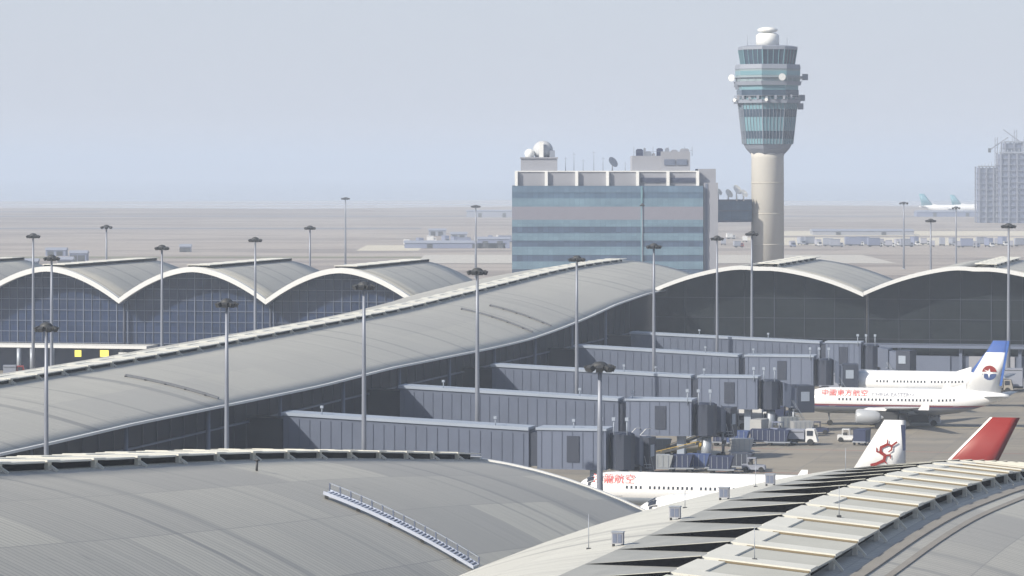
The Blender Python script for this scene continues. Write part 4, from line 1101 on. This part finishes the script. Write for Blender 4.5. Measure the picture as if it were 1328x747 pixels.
def tug(p, rz, label, m, grp='tow tractors on the apron'):
    o = thing('tow_tractor', label, 'tractor', p, rz, grp)
    b = MB(); b.hexa([(-1.5, -.75, .35), (1.5, -.75, .35), (1.5, .75, .35), (-1.5, .75, .35)], [(-1.5, -.75, 1.0), (1.4, -.7, .9), (1.4, .7, .9), (-1.5, .75, 1.0)]); b.build('body', m, o)
    b = MB(); b.box(-.85, .25, -.68, .68, 1.75, 1.85)
    for x in (-.8, .2):
        for s in (-.62, .62): b.beam((x, s, .95), (x, s, 1.78), .08, .08, 0, (1, 0, 0))
    b.build('canopy', m, o)
    b = MB(); b.box(-.7, -.2, -.5, .5, .95, 1.3); b.build('seat', M_DARK, o)
    for x in (-1.0, 1.0):
        for s in (-1, 1):
            b = MB(); b.tube((x, s * .75 - .12, .36), (x, s * .75 + .12, .36), .36, .36, 12); b.build('wheel', M_TYRE, o)
    return o
def truck(p, rz, label, cab_m, box_m, L=6.5, h=3.4, grp='service lorries on the apron', detail=True):
    o = thing('box_lorry', label, 'lorry', p, rz, grp)
    b = MB(); b.hexa([(L / 2 - 1.7, -1.05, .5), (L / 2, -1.05, .5), (L / 2, 1.05, .5), (L / 2 - 1.7, 1.05, .5)], [(L / 2 - 1.7, -1.0, 2.3), (L / 2 - .45, -1.0, 2.3), (L / 2 - .45, 1.0, 2.3), (L / 2 - 1.7, 1.0, 2.3)]); c = b.build('cab', cab_m, o)
    b = MB(); b.face([(L / 2 - .06, -.9, 1.35), (L / 2 - .06, .9, 1.35), (L / 2 - .40, .85, 2.2), (L / 2 - .40, -.85, 2.2)]); b.box(L / 2 - 1.5, L / 2 - .65, -1.08, -1.04, 1.4, 2.1); b.build('window', M_WIN, c)
    b = MB(); b.box(-L / 2, L / 2 - 1.85, -1.2, 1.2, .9, h); b.box(-L / 2 + .1, L / 2 - 1.95, -1.24, -1.2, h - .35, h - .25, 1); b.box(-L / 2, L / 2 - .3, -.8, .8, .5, .9, 1); b.build('cargo_box', [box_m, M_DARK], o)
    for x in (-L / 2 + 1.2, L / 2 - 1.0):
        for s in (-1, 1):
            b = MB(); b.tube((x, s * .95 - .16, .48), (x, s * .95 + .16, .48), .48, .48, 12); b.build('wheel', M_TYRE, o)
    return o
def loader(p, rz, label):
    o = thing('belt_loader', label, 'belt loader', p, rz)
    b = MB(); b.box(-2.8, 2.6, -.95, .95, .4, .95); b.box(1.4, 2.6, -.9, -.1, .95, 1.6); b.build('chassis', M_YEL, o)
    b = MB(); b.beam((-3.6, .35, 1.1), (3.9, .35, 3.0), .9, .28); b.build('conveyor', M_DARK, o)
    b = MB(); b.beam((-3.6, -.15, 1.4), (3.9, -.15, 3.3), .06, .06); b.beam((-3.6, .85, 1.4), (3.9, .85, 3.3), .06, .06)
    for t in (0, .33, .66, 1): b.beam((lerp(-3.6, 3.9, t), -.15, lerp(1.1, 3.0, t)), (lerp(-3.6, 3.9, t), -.15, lerp(1.4, 3.3, t)), .06, .06, 0, (1, 0, 0))
    b.build('side_rail', M_YEL, o)
    for x in (-1.9, 1.7):
        for s in (-1, 1):
            b = MB(); b.tube((x, s * .85 - .14, .42), (x, s * .85 + .14, .42), .42, .42, 12); b.build('wheel', M_TYRE, o)
    return o
def steps(p, rz, label):
    o = thing('passenger_steps', label, 'aircraft steps', p, rz)
    b = MB(); b.box(-2.6, 2.6, -1.0, 1.0, .45, .8); b.build('chassis', M_STEEL, o)
    b = MB()
    for i in range(12): b.box(-2.6 + i * .38, -2.22 + i * .38, -.8, .8, .8 + i * .22, .92 + i * .22)
    b.box(1.9, 3.0, -.9, .9, 3.35, 3.5); b.build('flight', M_LGREY, o)
    b = MB()
    for s in (-.85, .85): b.beam((-2.6, s, 1.8), (1.9, s, 4.4), .07, .07); b.beam((1.9, s, 4.4), (3, s, 4.4), .07, .07); b.beam((2.0, s, .8), (2.0, s, 3.4), .14, .14, 0, (1, 0, 0))
    b.build('handrail', M_WHITE, o)
    for x in (-1.8, 1.8):
        for s in (-1, 1):
            b = MB(); b.tube((x, s * .85 - .14, .4), (x, s * .85 + .14, .4), .4, .4, 12); b.build('wheel', M_TYRE, o)
    return o
g = lambda px, py: at(px, py, 0)
grey3 = mat('container_grey', (.26, .28, .30), .6, 0, .15, .5)
cart(g(884, 612), -.2, 'navy container dolly in front of the bare bridge column, left of a row')
cart(g(906, 611), -.25, 'blue container dolly beside the bare bridge column, second from left', navy2)
cart(g(936, 614), -.2, 'navy container dolly just above the white fuselage, third from left')
cart(g(962, 610), -.3, 'dark container dolly at the right end of the front row', M_BRIDGED)
cart(g(940, 578), -.25, 'navy container dolly under the end of the middle bridge, left')
cart(g(958, 579), -.25, 'blue container dolly under the end of the middle bridge, right', navy2)
cart(g(988, 577), -.2, 'navy container dolly before the narrow grey container, on open apron')
cart(g(1010, 578), -.2, 'navy container dolly parked beside the small white van', M_NAVY)
cart(g(1118, 577), 1.2, 'dark blue container dolly alone below the airliner engine', M_NAVY)
cart(g(1022, 560), .3, 'grey container dolly beneath the nose of the bird emblem airliner', grey3)
cart(g(855, 590), .2, 'grey container dolly left of the bare bridge column', grey3)
cart(g(905, 575), .9, 'grey container dolly right of the bare bridge column, in shade', grey3)
tug(g(1100, 573), -.2, 'white tow tractor left of the lone dark blue dolly', M_LORRY)
tug(g(920, 594), .4, 'white tow tractor between the two rows of dollies', M_LORRY)
tug(g(978, 612), -.2, 'grey tow tractor at the right end of front dolly row', M_LGREY)
tug(g(842, 603), 1.0, 'yellow tow tractor under the second bridge, by its end room', M_YEL)
loader(g(868, 604), -.5, 'yellow belt loader parked at the foot of the bare bridge column')
steps(g(820, 600), .9, 'grey mobile passenger steps beside the end of the nearest bridge')
truck(g(1040, 577), -.2, 'small lorry with white cab and grey box on open apron below the airliner nose', M_LORRY, M_LGREY, 4.6, 2.2)
truck(g(975, 553), -.2, 'white catering lorry under the middle bridge end', M_LORRY, M_LORRY, 7, 3.8)
truck(g(945, 556), -.2, 'grey catering lorry under the middle bridge, left of white one', M_LGREY, M_LGREY, 6.5, 3.4)
truck(g(1190, 552), -.2, 'dark fuel lorry beneath the wing of the bird emblem airliner', M_LGREY, M_DARK, 7, 2.9)
truck(g(1155, 556), -.2, 'dark lorry under the belly of the bird emblem airliner', M_DARK, M_DARK, 6, 2.6)
truck(g(900, 560), .5, 'dark red lorry behind the second bridge end', M_RED, mat('lorry_maroon', (.16, .04, .04), .6), 6, 3)
truck(onY(28, 648, 0) + Vector((0, -9, 0)), .1, 'small red and grey lorry beside the canopy at far left', M_RED, M_LGREY, 4.2, 2.4)
truck(g(1318, 507), -.2, 'grey high lorry at the right behind the airliner tail cone', M_LGREY, M_LGREY, 6, 4.0)
truck(g(1296, 509), -.2, 'brown service lorry behind the base of the airliner tail', M_BROWN, M_BROWN, 5, 3.6)
silver = mat('container_silver', (.42, .43, .44), .4, .4, .12, .8)
cart(g(1040, 566), .2, 'silver container dolly beside the nose wheel of the bird emblem airliner', silver)
cart(g(985, 563), 1.1, 'silver container dolly in shade below the docked bridge cab', silver)
cart(g(962, 590), .1, 'silver container dolly alone between the two dolly rows', silver)
cart(g(925, 566), .5, 'navy container dolly in shade behind the bare bridge column', M_NAVY)
cart(g(858, 612), -.1, 'grey container dolly beside the yellow belt loader, above the white fuselage', grey3)
tug(g(1010, 563), .9, 'blue tow tractor in shade below the docked bridge cab', M_LBLUE)
tug(g(1062, 563), -.2, 'dark blue tow tractor under the nose of the bird emblem airliner', M_NAVY)
loader(g(895, 590), .7, 'yellow belt loader standing right of the bare bridge column')
truck(g(1008, 552), -.2, 'navy lorry in deep shade below the docked bridge cab', M_NAVY, M_NAVY, 6, 3)
truck(g(925, 545), .2, 'grey lorry under the fixed walkway of the middle bridge', M_LGREY, M_LBLUE, 6, 3)
truck(g(1085, 508), -.2, 'dark lorry under the fourth bridge, left of the plain airliner', M_LBLUE, M_LGREY, 6, 3.2)
M_LINE = mat('apron_paint', (.46, .38, .12), .8, 0, .25, .3); M_LINER = mat('apron_red_paint', (.34, .10, .08), .8, 0, .25, .3)
def marking(p, q, wd, m):
    b = MB(); d = (q - p).normalized(); n_ = Vector((-d.y, d.x, 0)) * wd / 2
    b.face([p - n_, q - n_, q + n_, p + n_]); return tag(b.build('apron_marking', m), kind='structure')
for nx in (n1, n3, n4):
    a0 = Vector((nx.x, nx.y, .026)); marking(a0 - pp * 3, a0 + pp * 90, .35, M_LINE)
for Yq in (432, 470): marking(Vector((14, Yq + 12, .026)), Vector((95, Yq - 8, .026)), .3, M_LINER)
marking(Vector((62, 300, .03)), Vector((100, 640, .03)), .4, M_LINE)
# a post with a small head on the open apron
q = g(939, 597); o = thing('stand_marker_post', 'thin dark marker post standing alone on the open apron', 'post', q)
b = MB(); b.tube((0, 0, 0), (0, 0, 2.2), .09, .07); b.build('post', M_DARK, o)
b = MB(); b.box(-.3, .3, -.06, .06, 2.2, 2.7); b.build('plate', M_DARK, o)
b = MB(); b.lathe([(.3, 0), (.3, .12), (.1, .15)], 12); b.build('foot', M_DARK, o)

# ------------------------------------------------------------------ far things beyond the terminal
def bare_tree(*a): pass
random.seed(11)
proto = {}
def far_lorry(px, py, label, m1, m2, L, h, grp='lorries parked in a row far away'):
    key = (m1.name, m2.name, L, h); p = at(px, py, 0)
    if key not in proto:
        proto[key] = truck(p, 0, label, m1, m2, L, h, grp); o = proto[key]
    else:
        o = copy_tree(proto[key]); o.location = p
    o['label'] = label; o['group'] = grp; o.rotation_euler = (0, 0, random.choice((0, 1.57, .2, -1.3)))
    return o
kinds = [(M_LORRY, M_LFAR, 5, 3.6, 'tiny white lorry in the long parked row behind the right vaults'), (M_LGREY, M_LGREY, 7, 4.2, 'tiny grey lorry in the long parked row behind the right vaults'),
         (M_LORRY, M_LBLUE, 8, 4.6, 'tiny white cabbed blue lorry in the row behind the right vaults'), (M_LBLUE, M_LFAR, 4.2, 3.2, 'tiny blue cabbed white lorry in the row behind the right vaults')]
px = 1028.0
while px < 1340:
    kd = random.choice(kinds); far_lorry(px, random.uniform(317, 321), kd[4], *kd[:4]); px += random.uniform(8.5, 15)
kinds2 = [(M_LORRY, M_LORRY, 5.5, 3.4, 'tiny white lorry in the yard left of the office building'), (M_LGREY, M_LBLUE, 9, 4.0, 'tiny blue grey lorry in the yard left of the office building')]
for px in (528, 545, 560, 578, 590, 604, 622, 636, 648, 657):
    kd = random.choice(kinds2); far_lorry(px, random.uniform(313, 322), kd[4], *kd[:4], grp='lorries in the yard left of the offices')
for i, (px, py) in enumerate(((938, 318), (948, 310), (958, 321), (966, 314))):
    far_lorry(px, py, 'tiny white lorry seen between office building and tower shaft' if i % 2 else 'tiny red lorry seen between office building and tower shaft', M_LORRY if i % 2 else M_RED, M_LORRY if i % 2 else M_LGREY, 5.2, 3.3, 'lorries between the offices and tower')
def shed(px, py, w, d, h, m, label, ridge=1.2, cat='shed'):
    p = at(px, py, 0); o = thing('storage_shed', label, cat, p, 0, 'sheds far out on the airfield')
    b = MB(); b.box(-w / 2, w / 2, 0, d, 0, h); b.build('wall', m, o)
    b = MB(); b.hexa([(-w / 2 - .4, -.4, h), (w / 2 + .4, -.4, h), (w / 2 + .4, d + .4, h), (-w / 2 - .4, d + .4, h)], [(-w / 2 - .4, d / 2 - .3, h + ridge), (w / 2 + .4, d / 2 - .3, h + ridge), (w / 2 + .4, d / 2 + .3, h + ridge), (-w / 2 - .4, d / 2 + .3, h + ridge)]); b.build('roof', M_LGREY, o)
    for t in (.25, .7):
        b = MB(); b.box(-w / 2 + w * t - 1.4, -w / 2 + w * t + 1.4, -.12, 0, 0, min(h * .8, 3.6)); b.build('door', M_DARK, o)
    return o
shed(72, 332, 9, 8, 2.6, M_LBLUE, 'low blue shed beyond the leftmost vault, upper one')
shed(101, 341, 7, 8, 4.0, M_LBLUE, 'blue shed beyond the leftmost vault, right and nearer')
shed(40, 347, 5, 6, 2.4, M_LBLUE, 'small blue shed peeping over the leftmost white arch')
shed(84, 345, 6, 6, 2.6, M_LBLUE, 'blue shed half hidden by the left arch, between two others')
shed(567, 306, 10, 10, 3.2, M_LGREY, 'grey shed alone on sandy ground left of the offices')
shed(595, 311, 9, 9, 3.2, M_LGREY, 'grey shed nearest the offices on sandy ground')
shed(590, 322, 50, 10, 2.6, M_LBLUE, 'long low blue shed left of the office building')
shed(640, 322, 16, 10, 4.5, M_LBLUE, 'tall blue shed right against the left edge of the offices', 1.2)
shed(640, 282, 44, 20, 5, M_LGREY, 'faint long shed in haze left of the office roof')
shed(240, 327, 5, 6, 2.6, M_LBLUE, 'tiny blue shed alone above the middle vault of left row')
shed(1120, 305, 60, 20, 2.4, M_CONC2, 'low pale shed on sand right of the control tower shaft')
shed(1236, 281, 60, 20, 4, M_LBLUE, 'long blue shed in front of the distant airliners')
# unfinished high buildings at the right edge
def unfinished(pa, pb, ytop, Y, label, cols=5):
    p = onY((pa + pb) / 2, Y); w = (pb - pa) * Y / F; zt_ = zof(ytop, Y)
    o = thing('unfinished_building', label, 'building', p, 0, 'unfinished buildings at the right edge')
    b = MB(); n = int(zt_ / 4)
    for i in range(n + 1): b.box(-w / 2, w / 2, 0, 22, zt_ * i / n - .35, zt_ * i / n)
    b.build('floor_slabs', M_UNF2, o)
    b = MB()
    for i in range(cols):
        x = lerp(-w / 2 + .6, w / 2 - .6, i / (cols - 1)); b.box(x - .5, x + .5, .3, 1.3, 0, zt_); b.box(x - .5, x + .5, 20.6, 21.6, 0, zt_)
    b.build('columns', M_UNF2, o)
    b = MB(); b.box(-w / 2 + 1.4, w / 2 - 1.4, 1.6, 20, 0, zt_ - 1); b.build('screen_wall', M_UNF, o)
    b = MB()
    for i in range(cols * 2): b.tube((lerp(-w / 2, w / 2, i / (cols * 2 - 1)), 1, zt_ - .2), (lerp(-w / 2, w / 2, i / (cols * 2 - 1)), 1, zt_ + random.uniform(1, 4)), .25)
    b.box(-w / 2, w / 2, .8, 1.2, zt_, zt_ + .6); b.build('starter_bars', M_STEEL, o)
    return o, zt_
unfinished(1269, 1299, 216, 2500, 'lower unfinished block in haze beside the taller one at right', 4)
unfinished(1297, 1352, 198, 2480, 'taller unfinished block in haze at the right edge', 6)
unfinished(1303, 1328, 184, 2530, 'slim unfinished lift core rising behind the taller right block', 3)
for px, ytop, lab, sgn in ((1292, 178, 'left hazy tower crane above the unfinished blocks', 1), (1317, 168, 'right hazy tower crane above the unfinished blocks', -1)):
    Y = 2560; p = onY(px, Y); zt_ = zof(ytop, Y); o = thing('tower_crane', lab, 'crane', p, 0, 'cranes above the unfinished blocks')
    b = MB(); 
    for sx in (-.9, .9):
        for sy in (-.9, .9): b.beam((sx, sy, 0), (sx, sy, zt_), .35, .35, 0, (1, 0, 0))
    for i in range(int(zt_ / 3)): b.beam((-.9, -.9, i * 3), (.9, -.9, i * 3 + 3), .25, .25)
    b.build('tower_frame', M_LGREY, o)
    b = MB(); b.beam((-4 * sgn, 0, zt_ * .86), (9 * sgn, 0, zt_ * 1.0), .8, .9); b.build('jib', M_LGREY, o)
    b = MB(); b.box(-5 * sgn - 1, -5 * sgn + 1, -1, 1, zt_ * .82, zt_ * .86 + .6); b.build('counterweight', M_DARK, o)

# ------------------------------------------------------------------ haze
b = MB(); b.box(-7600, 7600, -500, 13600, -1.0, 96)
mh = bpy.data.materials.new('haze_air'); mh.use_nodes = True; nt = mh.node_tree; nt.nodes.clear()
out = nt.nodes.new('ShaderNodeOutputMaterial'); pv = nt.nodes.new('ShaderNodeVolumePrincipled')
pv.inputs['Color'].default_value = (.68, .77, .91, 1); pv.inputs['Density'].default_value = .00023; pv.inputs['Anisotropy'].default_value = 0.0
nt.links.new(pv.outputs[0], out.inputs['Volume'])
tag(b.build('haze', mh), kind='stuff')

# ------------------------------------------------------------------ light, sky, camera
to_sun = Vector((-.74, -.50, .62)).normalized()
w = bpy.data.worlds.new('World'); scene.world = w; w.use_nodes = True; nt = w.node_tree
bg = nt.nodes['Background']; sky = nt.nodes.new('ShaderNodeTexSky'); sky.sky_type = 'NISHITA'; sky.sun_disc = False
sky.sun_elevation = math.asin(to_sun.z); sky.sun_rotation = math.atan2(to_sun.x, to_sun.y)
sky.air_density = 1.0; sky.dust_density = 1.5; sky.ozone_density = 2.0
veil = nt.nodes.new('ShaderNodeMix'); veil.data_type = 'RGBA'; tcw = nt.nodes.new('ShaderNodeTexCoord'); szw = nt.nodes.new('ShaderNodeSeparateXYZ'); nt.links.new(tcw.outputs['Generated'], szw.inputs[0])
mrw = nt.nodes.new('ShaderNodeMapRange'); mrw.inputs[1].default_value = 0.0; mrw.inputs[2].default_value = .5; mrw.inputs[3].default_value = .88; mrw.inputs[4].default_value = .08
nt.links.new(szw.outputs[2], mrw.inputs[0]); nt.links.new(mrw.outputs[0], veil.inputs[0])
nt.links.new(sky.outputs[0], veil.inputs[6]); veil.inputs[7].default_value = (5.0, 5.35, 6.2, 1)   # thin bright overcast veil
nt.links.new(veil.outputs[2], bg.inputs[0]); bg.inputs[1].default_value = .10
sd = bpy.data.lights.new('Sun', 'SUN'); sd.energy = 5.0; sd.angle = R(.6); sd.color = (1, .92, .78)
so = bpy.data.objects.new('Sun', sd); COL.objects.link(so); so.rotation_euler = (-to_sun).to_track_quat('-Z', 'Y').to_euler(); so.location = (0, 0, 200)
cd = bpy.data.cameras.new('Camera'); cam = bpy.data.objects.new('Camera', cd); COL.objects.link(cam)
cam.location = (0, 0, H); cam.rotation_euler = (R(90), 0, 0)
cd.sensor_fit = 'HORIZONTAL'; cd.sensor_width = 36; cd.lens = 36 * F / 1328; cd.shift_y = -(373.5 - HZ) / 1328; cd.clip_start = 1; cd.clip_end = 30000
scene.camera = cam
scene.view_settings.view_transform = 'Standard'; scene.view_settings.look = 'None'; scene.view_settings.exposure = 0.36; scene.view_settings.gamma = 1
scene.cycles.volume_bounces = 2; scene.cycles.max_bounces = 6
